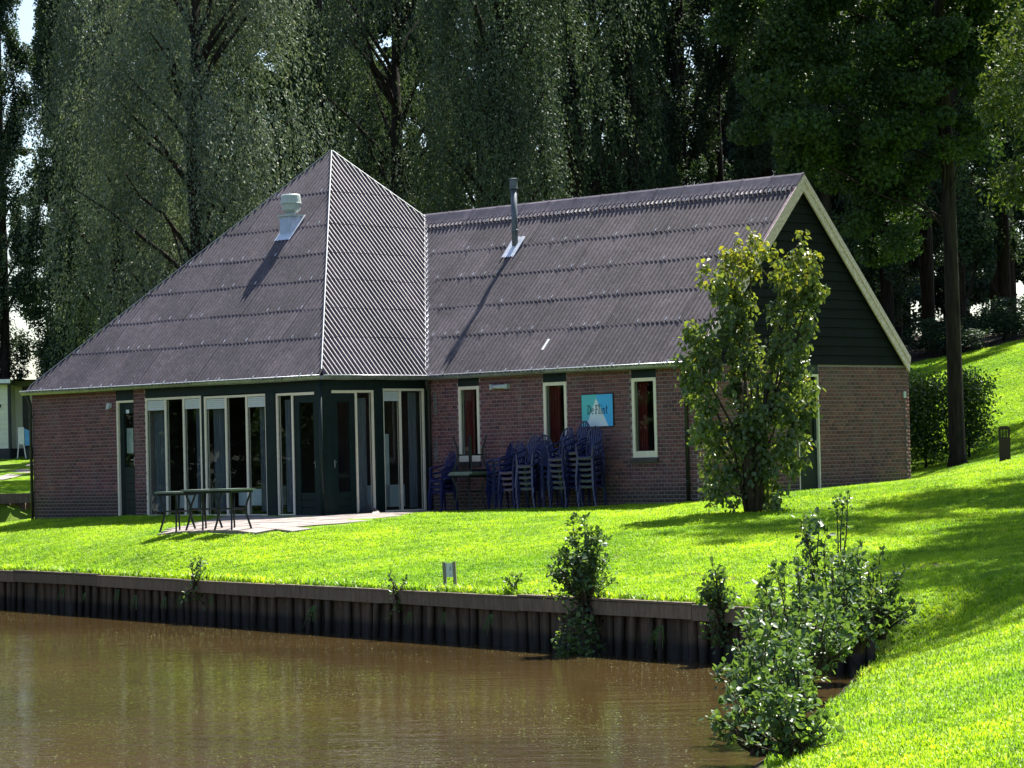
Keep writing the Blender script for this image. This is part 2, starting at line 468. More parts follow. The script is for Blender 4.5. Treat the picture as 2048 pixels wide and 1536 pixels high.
M['reflection_flecks'] = leaf_mat('reflection_flecks', [(0, (0.05, 0.06, 0.012)), (0.6, (0.09, 0.105, 0.02)), (0.95, (0.13, 0.14, 0.03)), (1, (0.28, 0.22, 0.10))], 0.1, 0.5)  # yellow-green of the reflected lawn, painted onto the pond flecks

# ------------------------------------------------------------------ terrain
ROOT = (-3.3526, 50.2636)          # front corner of the hipped part
BYAW = R(-44.012)
BU = (math.cos(BYAW), math.sin(BYAW)); BV = (-math.sin(BYAW), math.cos(BYAW))
def b2w(X, Y, Z=0.0):
    return (ROOT[0] + X * BU[0] + Y * BV[0], ROOT[1] + X * BU[1] + Y * BV[1], Z)
def w2b(x, y):
    dx, dy = x - ROOT[0], y - ROOT[1]
    return dx * BU[0] + dy * BU[1], dx * BV[0] + dy * BV[1]

ZW = -1.343                        # water level (floor of the building = 0)
PILE_TOP = -0.74
CORNER = np.array([3.45, 29.5]); PDIR = np.array([-0.5495, 0.8355]); PNOR = np.array([0.8355, 0.5495])
ctrl = []
for s in (0, 5, 10, 15, 20, 27, 36): ctrl.append((*(CORNER + PDIR * s), PILE_TOP))
ctrl += [(-9.5, 56.1, -.05), (-6.2, 52.7, 0), (-3.35, 50.1, 0), (-1.6, 52.1, .02), (.82, 50.0, .08), (3.0, 47.7, .15), (7.2, 52.1, .27),
         (-5.6, 47.3, -.15), (-4.5, 46.4, -.10), (-3.0, 47.2, -.08), (-1.9, 44.5, -.27), (-8.5, 52.0, -.22), (.8, 42.2, -.2), (3.6, 44, .05), (3.0, 36, -.45),
         (6.23, 35, -.32), (7.5, 42, .16), (8.6, 50, .68), (8.67, 56, .6), (8.9, 58, .66), (12, 50, 1.3), (12.9, 72, 3.5), (10.2, 72, 2.9), (15, 60, 2.5),
         (15, 42, 1.2), (12, 35, .6), (9, 28, .25), (8, 20, .1), (5.6, 13, -.35), (5.2, 27, -.62), (4.2, 20, -.75), (3.0, 12, -.8), (1.5, 4, -.75), (0, -3, -.7),
         (-3, 66, .3), (-3.5, 80, 1.5), (4, 74, 2.6), (-10, 85, .95), (-16.7, 95, 1.32), (-25, 95, 1.2), (-12, 71, .35), (-20, 71, .4), (-30, 110, 1.6), (0, 112, 4),
         (20, 110, 5), (40, 80, 6), (32, 40, 3.5), (25, 10, 2), (-14.4, 80, .70), (-10.3, 58, -.15), (-30, 75, .3), (15, -20, 0)]
ctrl = np.array(ctrl)
def _U(r2): return np.where(r2 > 1e-12, r2 * np.log(r2 + 1e-12), 0.0)
_d2 = ((ctrl[:, None, :2] - ctrl[None, :, :2]) ** 2).sum(-1)
_n = len(ctrl); _A = np.zeros((_n + 3, _n + 3)); _A[:_n, :_n] = _U(_d2) + np.eye(_n) * 0.6
_A[:_n, _n] = 1; _A[:_n, _n + 1:] = ctrl[:, :2]; _A[_n, :_n] = 1; _A[_n + 1:, :_n] = ctrl[:, :2].T
_W = np.linalg.solve(_A, np.concatenate([ctrl[:, 2], np.zeros(3)]))
def tps(P):
    P = np.atleast_2d(P).astype(float)
    d2 = ((P[:, None, :] - ctrl[None, :, :2]) ** 2).sum(-1)
    return _U(d2) @ _W[:_n] + _W[_n] + P @ _W[_n + 1:]
def sstep(x, a, b):
    t = np.clip((x - a) / (b - a), 0, 1); return t * t * (3 - 2 * t)
SHORE = [(3.45, 29.5), (2.95, 27.2), (2.35, 24.6), (1.62, 20.8), (0.9, 14), (-.3, 6), (-2.8, -2), (-9, -12), (-22, -26)]
def seg_dist(P, pts):
    best = np.full(len(P), 1e9)
    for a, b in zip(pts[:-1], pts[1:]):
        a = np.array(a, float); b = np.array(b, float); ab = b - a
        t = np.clip(((P - a) @ ab) / (ab @ ab), 0, 1)
        best = np.minimum(best, np.linalg.norm(P - (a + t[:, None] * ab), axis=1))
    return best
def ground_h(P):
    P = np.atleast_2d(np.asarray(P, float))
    h = tps(P)
    pn = (P - CORNER) @ PNOR                      # distance behind the pile line
    # near the pile line the lawn meets the cap beam
    pile_w = sstep((P - CORNER) @ PDIR, -0.2, 0.5)
    h = np.where(pile_w > 0, h * (1 - pile_w * (1 - sstep(pn, 0.0, 1.2))) + PILE_TOP * pile_w * (1 - sstep(pn, 0.0, 1.2)), h)
    ds = seg_dist(P, SHORE)
    bank = np.minimum(1, (ds + 0.0) / 2.2) ** 0.8
    hb = (ZW - 0.05) + (np.maximum(h, PILE_TOP) - (ZW - 0.05)) * bank
    h = pile_w * h + (1 - pile_w) * np.where(ds < 2.2, hb, h)
    # ditch behind the left end of the building
    dm = sstep(P[:, 1] + 0.25 * (P[:, 0] + 10), 59.2, 59.8) * (1 - sstep(P[:, 1], 70.0, 70.3)) * (1 - sstep(P[:, 0], -8.2, -7.4))
    h = h * (1 - dm) + (ZW - 0.3) * dm
    return h
def gz(x, y): return float(ground_h([(x, y)])[0])

def in_patio_poly(P, poly):
    x, y = P[:, 0], P[:, 1]; ins = np.zeros(len(P), bool); n = len(poly)
    for i in range(n):
        x0, y0 = poly[i]; x1, y1 = poly[(i + 1) % n]
        c = ((y0 > y) != (y1 > y)) & (x < (x1 - x0) * (y - y0) / (y1 - y0 + 1e-12) + x0)
        ins ^= c
    return ins
PATIO = [(-5.95, 47.75), (-5.2, 46.75), (-4.35, 46.05), (-3.6, 46.1), (-2.9, 47.0), (-2.2, 48.3), (-1.6, 50.6), (-1.42, 52.1), (-3.2, 50.3), (-5.2, 52.2)]
BACK_PATH = [(-14.75, 79.0), (-14.1, 79.0), (-14.9, 92.5), (-15.7, 92.5)]

def build_terrain():
    cols = []                                     # (origin, normal)
    s = np.concatenate([np.arange(100, 34, -3.0), np.arange(34, 0, -0.3)])
    for q in s: cols.append((CORNER + PDIR * q, PNOR))
    a0 = math.atan2(PNOR[1], PNOR[0])
    sh = [np.array(p) for p in SHORE]
    d = sh[1] - sh[0]; n0 = np.array([-d[1], d[0]]) / np.linalg.norm(d)
    a1 = math.atan2(n0[1], n0[0])
    for k in range(0, 17):
        a = a0 + (a1 - a0) * k / 16; cols.append((CORNER, np.array([math.cos(a), math.sin(a)])))
    # shore, with normals averaged at the joints
    ang = []
    for a, b in zip(sh[:-1], sh[1:]):
        d = b - a; ang.append(math.atan2(d[0], -d[1]))
    for i, (a, b) in enumerate(zip(sh[:-1], sh[1:])):
        L = np.linalg.norm(b - a); m = max(2, int(L / (0.3 if i < 4 else 1.2)))
        for k in range(1, m + 1):
            t = k / m
            mid = ang[i]; nxt = ang[min(i + 1, len(ang) - 1)]; prv = ang[max(i - 1, 0)]
            an = mid + (nxt - mid) * max(0, t - .5) + (prv - mid) * max(0, .5 - t)
            cols.append((a + (b - a) * t, np.array([math.cos(an), math.sin(an)])))
    t = np.concatenate([np.arange(0, 3, 0.1), np.arange(3, 36, 0.3), np.arange(36, 60, 1.0), np.arange(60, 190, 6.0)])
    O = np.array([c[0] for c in cols]); Nn = np.array([c[1] for c in cols])
    P = O[:, None, :] + Nn[:, None, :] * t[None, :, None]
    nc, nr = P.shape[:2]
    F = P.reshape(-1, 2); h = ground_h(F)
    h += 0.012 * np.sin(F[:, 0] * 3.1 + 1.3 * np.sin(F[:, 1] * 1.7)) * np.cos(F[:, 1] * 2.3) + 0.02 * np.sin(F[:, 0] * 0.9 + F[:, 1] * 0.6)
    # molehills and hollows
    for (mx, my, r, a) in [(2.2, 35.2, .16, .05), (2.55, 34.6, .2, .06), (2.35, 33.6, .2, .04), (.5, 37.2, .25, -.03), (4.9, 33.8, .3, .05), (1.2, 38.6, .3, .03)]:
        h += a * np.exp(-((F[:, 0] - mx) ** 2 + (F[:, 1] - my) ** 2) / (r * r))
    V = np.concatenate([F, h[:, None]], 1)
    idx = np.arange(nc * nr).reshape(nc, nr)
    Q = np.stack([idx[:-1, :-1], idx[1:, :-1], idx[1:, 1:], idx[:-1, 1:]], -1).reshape(-1, 4)
    # drop faces collapsed at the corner fan
    keep = np.linalg.norm(V[Q[:, 0]] - V[Q[:, 1]], axis=1) > 1e-6
    # split: terrain near t=0 in the fan has zero-width quads, leave them out
    me = np_mesh('lawn', V, Q[keep], M['ground'], True)
    X, Y = ROOT[0], ROOT[1]
    bx = (F[:, 0] - X) * BU[0] + (F[:, 1] - Y) * BU[1]; by = (F[:, 0] - X) * BV[0] + (F[:, 1] - Y) * BV[1]
    foot = ((bx > -8.7) & (bx < -.05) & (by > .02) & (by < 8.5)) | ((bx > -.2) & (bx < 6.35) & (by > 2.6) & (by < 8.7))
    pat = in_patio_poly(F, PATIO) | in_patio_poly(F, BACK_PATH)
    ditch = h < ZW + 0.05
    far = (F[:, 1] > 96) | (F[:, 1] < 11) | (np.abs(F[:, 0]) > 0.182 * F[:, 1] + 0.6)
    wood = (F[:, 0] > 8.5 + 0.0 * F[:, 1]) & (F[:, 1] > 73.6) | ((F[:, 0] > -9) & (F[:, 1] > 64) & (F[:, 0] < 9))
    gd = np.where(foot | pat | ditch | far | wood, 0.0, 1.0)
    soil = np.where(wood | ditch, 1.0, 0.0)
    dsh = seg_dist(F, [tuple(CORNER + PDIR * 1.0)] + SHORE[:4])
    bank = np.clip(1 - seg_dist(F, [tuple(CORNER + PDIR * 1.0)] + SHORE[:2]) / 0.8, 0, 1)
    soil = np.maximum(soil, np.where(((F - CORNER) @ PDIR) < 0.9, bank, 0) * 0.95)
    for (mx, my, r) in [(2.2, 35.2, .14), (2.55, 34.6, .16), (2.35, 33.6, .17), (4.9, 33.8, .24), (1.2, 38.6, .2)]:
        k = np.exp(-((F[:, 0] - mx) ** 2 + ((F[:, 1] - my) * .7) ** 2) / (r * r)); soil = np.maximum(soil, np.clip(k * 1.6, 0, 1)); gd *= 1 - np.clip(k * 1.3, 0, .95)
    gd *= 1 - 0.8 * np.where(((F - CORNER) @ PDIR) < 0.9, bank, 0)
    pn = (F - CORNER) @ PNOR; al = (F - CORNER) @ PDIR
    gl = 1.0 + 1.9 * np.exp(-(pn / .20) ** 2) * (al > -.3) + 0.9 * (((F - CORNER) @ PDIR) < -.2) * np.exp(-dsh / .9)
    gl *= np.where(F[:, 1] < 30, 1.0, 1.0)
    set_attr(me, 'gd', gd); set_attr(me, 'soil', soil); set_attr(me, 'gl', gl)
    o = link_mesh('lawn', me); tag(o, 'sunlit mown lawn sloping from the clubhouse down to the pond', kind='structure')
    return o, me, V, Q[keep], gd, gl
terrain, tme, TV, TQ, TGD, TGL = build_terrain()

# pond water
wv = MB(); wv.quad((-160, -60, ZW), (60, -60, ZW), (60, 200, ZW), (-160, 200, ZW))
pond = wv.build('pond_water', M['water']); tag(pond, 'brown rippled pond water in the foreground', kind='structure')

# patio paving, laid in slabs over the ground beside the glazed corner
def build_patio():
    root = empty('patio', (0, 0, 0)); tag(root, 'pinkish concrete slab patio in front of the glazed corner', kind='structure')
    step = 0.5; base = bpy.data.meshes
    rows = []
    for i in range(-14, 12):
        for j in range(-10, 10):
            X0, Y0 = -5.5 + (i + 14) * 0.42, -5.0 + (j + 10) * 0.42
            cpt = b2w(X0 + .21, Y0 + .21)
            if not in_patio_poly(np.array([cpt[:2]]), PATIO)[0]: continue
            if Y0 + .42 > 0.09 and X0 < -0.1: continue
            if Y0 + .42 > 2.66: continue
            g = 0.006; pts = []
            for (X, Y) in ((X0 + g, Y0 + g), (X0 + .42 - g, Y0 + g), (X0 + .42 - g, Y0 + .42 - g), (X0 + g, Y0 + .42 - g)):
                w = b2w(X, Y); pts.append((w[0], w[1], gz(w[0], w[1]) + 0.004))
            j2 = random.uniform(-.004, .004)
            top = [(p[0], p[1], p[2] + 0.022 + j2) for p in pts]; bot = [(p[0], p[1], p[2] - 0.05) for p in pts]
            MB().hexa(bot + top).build('paving_slab', M['paving'], root)
build_patio()
# garden path far left
def build_path():
    m = MB(); n = 14
    for k in range(n):
        t0, t1 = k / n, (k + 1) / n
        def pt(t, sgn):
            x = -14.42 + (-15.3 + 14.42) * t + sgn * 0.3; y = 79 + 13.5 * t
            return (x, y, gz(x, y) + 0.02)
        m.quad(pt(t0, -1), pt(t0, 1), pt(t1, 1), pt(t1, -1))
    o = m.build('garden_path', M['paving']); tag(o, 'narrow paved path leading to the white chalet', kind='structure')
build_path()

# ------------------------------------------------------------------ the clubhouse
E0 = 2.57                          # eaves height
KP = 4.514 / 4.25                  # roof slope (rise over run), both roofs
S = 8.5                            # side of the hipped roof
YW, YR, XG = 2.588, 5.60, 6.454    # wing: front eaves, ridge, gable end
ZR = E0 + (YR - YW) * KP
house = empty('clubhouse', (ROOT[0], ROOT[1], 0.0), BYAW)
tag(house, 'brick clubhouse with hipped corrugated roof and gabled wing beyond the lawn', 'building')

FRONT = lambda p: (p[0], 0.10 - p[1], p[2])          # (along, outwards, up)
SIDE = lambda p: (-0.10 + p[1], p[0], p[2])
WING = lambda p: (p[0], 2.69 - p[1], p[2])
GABLE = lambda p: (6.352 + p[1], p[0], p[2])

BL, BH, JT = 0.133, 0.0665, 0.010
brick_meshes = []
def brick_unit_meshes():
    for k in range(12):
        m = MB(); a, h = BL - JT, BH - JT
        e = 0.004
        m.hexa([(0, 0, 0), (a, 0, 0), (a - e, .008, e), (e, .008, e), (0, 0, h), (a, 0, h), (a - e, .008, h - e), (e, .008, h - e)])
        me = m.mesh('brick', M['brick']); set_attr(me, 'bv', [random.random()] * 8); brick_meshes.append(me)
brick_unit_meshes()

def brick_wall(T, x0, x1, z0, z1, openings=(), single=None, label=None):
    """mortar core + bricks; 'single' = (xa, xb, za, zb): bricks in that window are separate objects"""
    xs = sorted({x0, x1, *[v for o in openings for v in o[:2]]}); zs = sorted({z0, z1, *[v for o in openings for v in o[2:]]})
    xs = [x for x in xs if x0 <= x <= x1]; zs = [z for z in zs if z0 <= z <= z1]
    core = MB(T)
    for a, b in zip(xs[:-1], xs[1:]):
        run = None
        for c, d in zip(zs[:-1], zs[1:]):
            mx, mz = (a + b) / 2, (c + d) / 2
            if any(o[0] < mx < o[1] and o[2] < mz < o[3] for o in openings): continue
            core.box(a, b, -0.22, 0.0, c, d)
    wall = core.build('wall', M['mortar'], house)
    if label: wall['label'] = label
    v, q, bv = [], [], []
    e = 0.004
    nrow = int((z1 - z0) / BH)
    n_single = 0
    for r in range(nrow + 1):
        zb = z0 + r * BH
        if zb + BH - JT > z1: continue
        off = -(BL / 2) * (r % 2) + 0.0
        k = 0
        x = x0 + off
        while x < x1:
            a, b = max(x, x0), min(x + BL - JT, x1)
            x += BL
            segs = [(a, b)]
            for o in openings:
                if o[2] < zb + BH / 2 < o[3]:
                    ns = []
                    for (p, w) in segs:
                        if w <= o[0] or p >= o[1]: ns.append((p, w)); continue
                        if p < o[0]: ns.append((p, o[0] - .003))
                        if w > o[1]: ns.append((o[1] + .003, w))
                    segs = ns
            for (p, w) in segs:
                if w - p < 0.03: continue
                full = abs((w - p) - (BL - JT)) < 1e-4
                d = .0065 + random.uniform(-.0015, .0015)
                z = zb + random.uniform(-.0008, .0008)
                if single and full and n_single < 296 and single[0] < p and w < single[1] and single[2] < z < single[3]:
                    o = bpy.data.objects.new('brick', random.choice(brick_meshes)); col.objects.link(o); o.parent = wall
                    # brick mesh runs along +x with its face towards +y: place it in the wall's frame
                    t0 = T((p, 0, z))
                    if T is WING or T is FRONT:
                        o.matrix_local = Matrix(((1, 0, 0, t0[0]), (0, -1, 0, t0[1]), (0, 0, 1, t0[2]), (0, 0, 0, 1)))
                    else:
                        o.matrix_local = Matrix(((0, 1, 0, t0[0]), (1, 0, 0, t0[1]), (0, 0, 1, t0[2]), (0, 0, 0, 1)))
                    n_single += 1
                    continue
                h = BH - JT; i = len(v)
                for pt in ((p, 0, z), (w, 0, z), (w, 0, z + h), (p, 0, z + h), (p + e, d, z + e), (w - e, d, z + e), (w - e, d, z + h - e), (p + e, d, z + h - e)):
                    v.append(T(pt))
                q += [(i + 4, i + 5, i + 6, i + 7), (i, i + 1, i + 5, i + 4), (i + 1, i + 2, i + 6, i + 5), (i + 2, i + 3, i + 7, i + 6), (i + 3, i, i + 4, i + 7)]
                bv += [random.random()] * 8
    me = np_mesh('brickwork', v, q, M['brick']); set_attr(me, 'bv', bv)
    o = link_mesh('brickwork', me, wall); o["kind"] = "stuff"
    return wall

WZ0, WZ1 = 0.90, 2.27
WINS = [(.70, 1.235), (2.82, 3.385), (4.90, 5.46)]
brick_wall(FRONT, -8.61, -5.95, -0.25, 2.50)
brick_wall(FRONT, -5.42, -5.06, -0.25, 2.50)
brick_wall(WING, -0.12, 6.357, -0.25, 2.50, [(a, b, WZ0, 2.52) for a, b in WINS], single=(3.45, 4.86, 0.6, 2.45))
brick_wall(GABLE, 2.692, 8.66, -0.15, 2.47, [(5.40, 6.00, -0.15, 2.48)])
# hidden far sides, plain brick
def plain_wall(pts, name='wall'):
    m = MB(); (xa, ya), (xb, yb) = pts
    m.quad((xa, ya, -.3), (xb, yb, -.3), (xb, yb, 2.5), (xa, ya, 2.5))
    me = m.mesh(name, M['brick']); set_attr(me, 'bv', [.4] * 4); link_mesh(name, me, house)
plain_wall([(-8.61, .10), (-8.61, 8.4)]); plain_wall([(-8.61, 8.4), (0, 8.4)]); plain_wall([(0, 8.58), (6.2, 8.58)])

# --- joinery
def pane(T, a, b, d, c, e, parent):
    g = MB(T); g.quad((a, d, c), (b, d, c), (b, d, e), (a, d, e)); return g.build('pane', M['glass'], parent)

def frame_unit(T, x0, x1, z0, z1, mull, fw=0.042, panes=True, sill=False, bottom=0.05, mats=None, name='window'):
    m = MB(T); mt = mats or M['cream']
    m.box(x0, x0 + fw, -.07, .006, z0, z1); m.box(x1 - fw, x1, -.07, .006, z0, z1)
    m.box(x0 + fw, x1 - fw, -.07, .004, z1 - fw, z1); m.box(x0 + fw, x1 - fw, -.07, .004, z0, z0 + bottom)
    for a in mull: m.box(a - fw * .55, a + fw * .55, -.065, .002, z0 + bottom, z1 - fw)
    w = m.build(name, mt, house)
    if panes:
        edges = [x0 + fw] + [e for a in mull for e in (a - fw * .55, a + fw * .55)] + [x1 - fw]
        for a, b in zip(edges[0::2], edges[1::2]):
            pane(T, a + .001, b - .001, -.038, z0 + bottom + .001, z1 - fw - .001, w)
            # dark rebate line round the glass
            s = MB(T); t = .010
            s.box(a + .0005, a + t, -.033, -.024, z0 + bottom, z1 - fw); s.box(b - t, b - .0005, -.033, -.024, z0 + bottom, z1 - fw)
            s.box(a + t, b - t, -.033, -.024, z0 + bottom, z0 + bottom + t); s.box(a + t, b - t, -.033, -.024, z1 - fw - t, z1 - fw - .0005)
            s.build('glazing_bead', M['fascia'], w)
    return w

def shutter(T, w, a, b, z0, z1):
    m = MB(T); n = 5; h = (z1 - z0) / n
    for k in range(n):
        m.box(a, b, -.030, -.012 + .004 * (k % 2), z0 + k * h + .002, z0 + (k + 1) * h - .001)
    m.box(a, b, -.030, -.004, z0 - .018, z0 + .001)
    m.build('roller_shutter', M['shutter'], w)

def curtain(T, w, a, b, z0, z1, mat, dep=-.16, name='curtain', folds=6):
    m = MB(T); n = folds * 6
    pts = [(a + (b - a) * i / n, dep + .022 * math.sin(i / n * folds * 2 * math.pi + .6) + .006 * math.sin(i * 1.9)) for i in range(n + 1)]
    for p, q in zip(pts[:-1], pts[1:]):
        m.quad((p[0], p[1], z0), (q[0], q[1], z0), (q[0], q[1], z1), (p[0], p[1], z1))
    m.build(name, mat, w, True)

# glazed front: two triple windows, post, side light and door at the corner
wA = frame_unit(FRONT, -5.07, -3.43, 0.0, 2.245, [-4.48, -3.95])
shutter(FRONT, wA, -5.02, -4.515, 2.03, 2.195); shutter(FRONT, wA, -3.915, -3.48, 2.03, 2.195)
curtain(FRONT, wA, -4.98, -4.62, .1, 2.05, M['blue_curtain']); curtain(FRONT, wA, -3.75, -3.5, .1, 2.05, M['blue_curtain'])
wB = frame_unit(FRONT, -3.345, -1.60, 0.0, 2.225, [-2.74, -2.16])
shutter(FRONT, wB, -3.295, -2.775, 2.01, 2.175); shutter(FRONT, wB, -2.125, -1.65, 2.01, 2.175)
curtain(FRONT, wB, -3.25, -2.95, .1, 2.05, M['blue_curtain']); curtain(FRONT, wB, -1.95, -1.7, .1, 2.05, M['blue_curtain'])
wC = frame_unit(FRONT, -1.34, -0.885, 0.0, 2.215, [])
curtain(FRONT, wC, -1.26, -.95, .08, 2.1, M['blue_curtain'], folds=4)
wE = frame_unit(SIDE, 0.885, 1.335, 0.0, 2.235, [])
curtain(SIDE, wE, .97, 1.27, .08, 2.1, M['blue_curtain'], folds=4)
wD = frame_unit(SIDE, 1.545, 2.60, 0.02, 2.265, [2.0])
shutter(SIDE, wD, 1.60, 1.965, 2.06, 2.215)
curtain(SIDE, wD, 2.33, 2.52, .1, 2.2, M['blue_curtain'], folds=4)

def glazed_door(T, x0, x1, gx0, gx1, z1, knob):
    m = MB(T)
    m.box(x0, gx0, -.055, -.012, 0.02, z1); m.box(gx1, x1, -.055, -.012, 0.02, z1)
    m.box(gx0, gx1, -.055, -.012, 2.03, z1)
    d = m.build('door', M['green'], house)
    zz = [0.02, .165, .30, .43]
    for a, b in zip(zz[:-1], zz[1:]):
        p = MB(T); p.box(gx0, gx1, -.052, -.016, a + .004, b - .004); p.build('plank', M['green'], d)
    pane(T, gx0 + .001, gx1 - .001, -.038, .432, 2.029, d)
    h = MB(T); h.box(knob - .012, knob + .012, -.012, -.004, .86, 1.0); h.box(knob - .01, knob + .06 * (1 if knob < (x0 + x1) / 2 else -1) + .0, .012, .026, .955, .972) if False else h.box(knob - .009, knob + .009, -.004, .03, .95, .968)
    h.build('handle', M['handle'], d)
    return d
dC = glazed_door(FRONT, -0.883, -0.285, -.735, -.36, 2.16, -.32)
hd = MB(FRONT); hd.box(-.883, -.27, -.06, .004, 2.165, 2.213); hd.build('door_head', M['cream'], house)
dE = glazed_door(SIDE, .30, .883, .46, .755, 2.18, .37)
hd = MB(SIDE); hd.box(.27, .883, -.06, .004, 2.185, 2.233); hd.build('door_head', M['cream'], house)

# plain service door left
def service_door():
    f = MB(FRONT); f.box(-5.945, -5.90, -.08, .006, 0, 2.225); f.box(-5.90, -5.425, -.08, .004, 2.185, 2.225)
    d = f.build('door', M['cream'], house)
    p = MB(FRONT); p.box(-5.898, -5.78, -.075, -.04, .03, 2.18); p.box(-5.50, -5.428, -.075, -.04, .03, 2.18); p.box(-5.78, -5.50, -.075, -.04, 1.98, 2.18)
    leaf = p.build('door_leaf', M['green'], d)
    for k in range(6):
        q = MB(FRONT); q.box(-5.78, -5.50, -.072, -.044, .03 + k * .155 + .003, .03 + (k + 1) * .155 - .003); q.build('plank', M['green'], d)
    pane(FRONT, -5.779, -5.501, -.057, .962, 1.979, d)
    c = MB(FRONT); c.box(-5.77, -5.51, -.10, -.095, 1.22, 1.70); c.build('window_film', M['vent_hood'], d)
    n = MB(FRONT); n.box(-5.70, -5.61, -.039, -.036, 1.98, 2.05); n.build('number_plate', M['white'], d)
    h = MB(FRONT); h.box(-5.485, -5.465, -.04, -.03, .98, 1.14); h.box(-5.55, -5.465, -.02, -.008, 1.085, 1.105); h.build('handle', M['handle'], d)
service_door()
# green panels above the openings, corner post, posts
def panel(T, a, b, c, d, name='panel', dep=.002, mat='green'):
    m = MB(T); m.box(a, b, -.12, dep, c, d); return m.build(name, M[mat], house)
panel(FRONT, -5.95, -5.42, 2.226, 2.50)
panel(FRONT, -5.06, -1.605, 2.247, 2.50); panel(FRONT, -1.60, -0.28, 2.218, 2.50, dep=.004)
panel(FRONT, -3.43, -3.345, 0, 2.245, 'post')
panel(SIDE, .28, 1.54, 2.237, 2.50, dep=.003); panel(SIDE, 1.545, 2.62, 2.268, 2.50, dep=.002)
panel(FRONT, -1.595, -1.345, -.05, 2.24, 'post', .035); panel(SIDE, 1.34, 1.54, -.05, 2.26, 'post', .035)
m = MB(); m.box(-.285, -.07, .07, .29, -.05, 2.50); m.build('corner_post', M['green'], house)
m = MB(); m.tube([(-.02, -.02, -.05), (-.02, -.02, 2.4)], .032, 10); m.build('post', M['green'], house, True)
m = MB(SIDE); m.box(2.602, 2.69, -.12, .001, -.1, 2.5); m.build('panel', M['fascia'], house)
m = MB(FRONT); m.box(-5.07, -.285, -.2, -.01, -.3, -.002); m.build('threshold', M['sill'], house)
m = MB(SIDE); m.box(.29, 2.69, -.2, -.01, -.3, -.002); m.build('threshold', M['sill'], house)

for i, (a, b) in enumerate(WINS):
    w = frame_unit(WING, a + .004, b - .004, WZ0 + .012, WZ1, [], fw=.058, bottom=.11)
    curtain(WING, w, a + .06, a + .06 + (b - a) * (.44 if i < 2 else .34), WZ0 + .12, WZ1 - .05, M['red_curtain'], -.13, folds=4)
    s = MB(WING); s.box(a - .04, b + .03, -.05, .06, WZ0 - .075, WZ0 - .003); s.build('sill', M['sill'], w)
    panel(WING, a + .003, b - .003, WZ1 + .003, 2.50)
# gable door in shade
d = MB(GABLE); d.box(5.965, 5.998, -.09, .006, -.1, 2.30); d.box(5.402, 5.43, -.09, .004, -.1, 2.30); d.box(5.43, 5.965, -.09, .003, 2.26, 2.30)
gd_ = d.build('door', M['cream'], house)
m = MB(GABLE); m.box(5.432, 5.963, -.08, -.04, -.1, 1.0); m.box(5.432, 5.50, -.08, -.04, 1.0, 2.258); m.box(5.895, 5.963, -.08, -.04, 1.0, 2.258); m.build('door_leaf', M['green'], gd_)
pane(GABLE, 5.501, 5.894, -.06, 1.001, 2.257, gd_)
m = MB(GABLE); m.box(5.90, 5.915, -.04, -.01, 1.02, 1.14); m.build('handle', M['handle'], gd_)
panel(GABLE, 5.403, 5.997, 2.303, 2.49)

# interior: floor, inner walls and furniture glimpsed through the glass
m = MB()
m.quad((-8.4, .35, .0), (-.3, .35, .0), (-.3, 8.2, .0), (-8.4, 8.2, .0))
m.quad((-8.4, .35, 2.55), (-.3, .35, 2.55), (-.3, 8.2, 2.55), (-8.4, 8.2, 2.55))
m.quad((-8.4, 4.0, 0), (-.3, 4.0, 0), (-.3, 4.0, 2.6), (-8.4, 4.0, 2.6)); m.quad((-6.0, .33, 0), (-6.0, 4, 0), (-6.0, 4, 2.6), (-6.0, .33, 2.6))
m.quad((-.32, 2.6, 0), (-.32, 4, 0), (-.32, 4, 2.6), (-.32, 2.6, 2.6))
m.quad((0, 2.95, 0), (6, 2.95, 0), (6, 8.3, 0), (0, 8.3, 0)); m.quad((0, 2.95, 2.55), (6, 2.95, 2.55), (6, 8.3, 2.55), (0, 8.3, 2.55)); m.quad((0, 5.2, 0), (6, 5.2, 0), (6, 5.2, 2.6), (0, 5.2, 2.6))
m.quad((6.0, 2.95, 0), (6.0, 8.3, 0), (6.0, 8.3, 2.6), (6.0, 2.95, 2.6)); m.quad((0.02, 2.95, 0), (.02, 5.2, 0), (.02, 5.2, 2.6), (.02, 2.95, 2.6))
m.build('room', M['room'], house)
for (a, b, z0, z1, y) in [(-4.75, -3.75, .16, .47, .55), (-2.95, -2.25, .20, .50, .55), (-2.05, -1.75, .20, .55, .6)]:
    m = MB(); m.box(a, b, y, y + .06, z0, z1)
    for k in range(int((b - a) / .08)): m.box(a + .02 + k * .08, a + .06 + k * .08, y - .008, y, z0 + .02, z1 - .02)
    m.build('radiator', M['white'], house)
m = MB(); m.box(-.62, -.55, 1.72, 2.12, .12, 1.45); m.box(-.72, -.55, 1.7, 2.5, .12, .52); m.build('cupboard', M['white'], house)

# --- roofs: real corrugated sheets over a dark deck
def deck(pts, name='roof'):
    return MB().poly(pts).build(name, M['roof_under'], house)
ZA = E0 + S / 2 * KP
dk = .05
roof = MB()
A_ = (-S / 2, S / 2, ZA - dk)
roof.add([(-S, 0, E0 - dk), (0, 0, E0 - dk), (0, S, E0 - dk), (-S, S, E0 - dk), A_], [(0, 1, 4), (1, 2, 4), (2, 3, 4), (3, 0, 4)])
roof_h = roof.build('roof', M['roof_under'], house); roof_h['label'] = 'hipped roof of corrugated sheets over the glazed corner'
xl = -(ZR - E0) / KP
roof = MB()
roof.quad((0, YW, E0 - dk), (XG - .02, YW, E0 - dk), (XG - .02, YR, ZR - dk), (xl, YR, ZR - dk)); roof.quad((xl, YR, ZR - dk), (XG - .02, YR, ZR - dk), (XG - .02, 2 * YR - YW, E0 - dk), (0, 2 * YR - YW, E0 - dk))
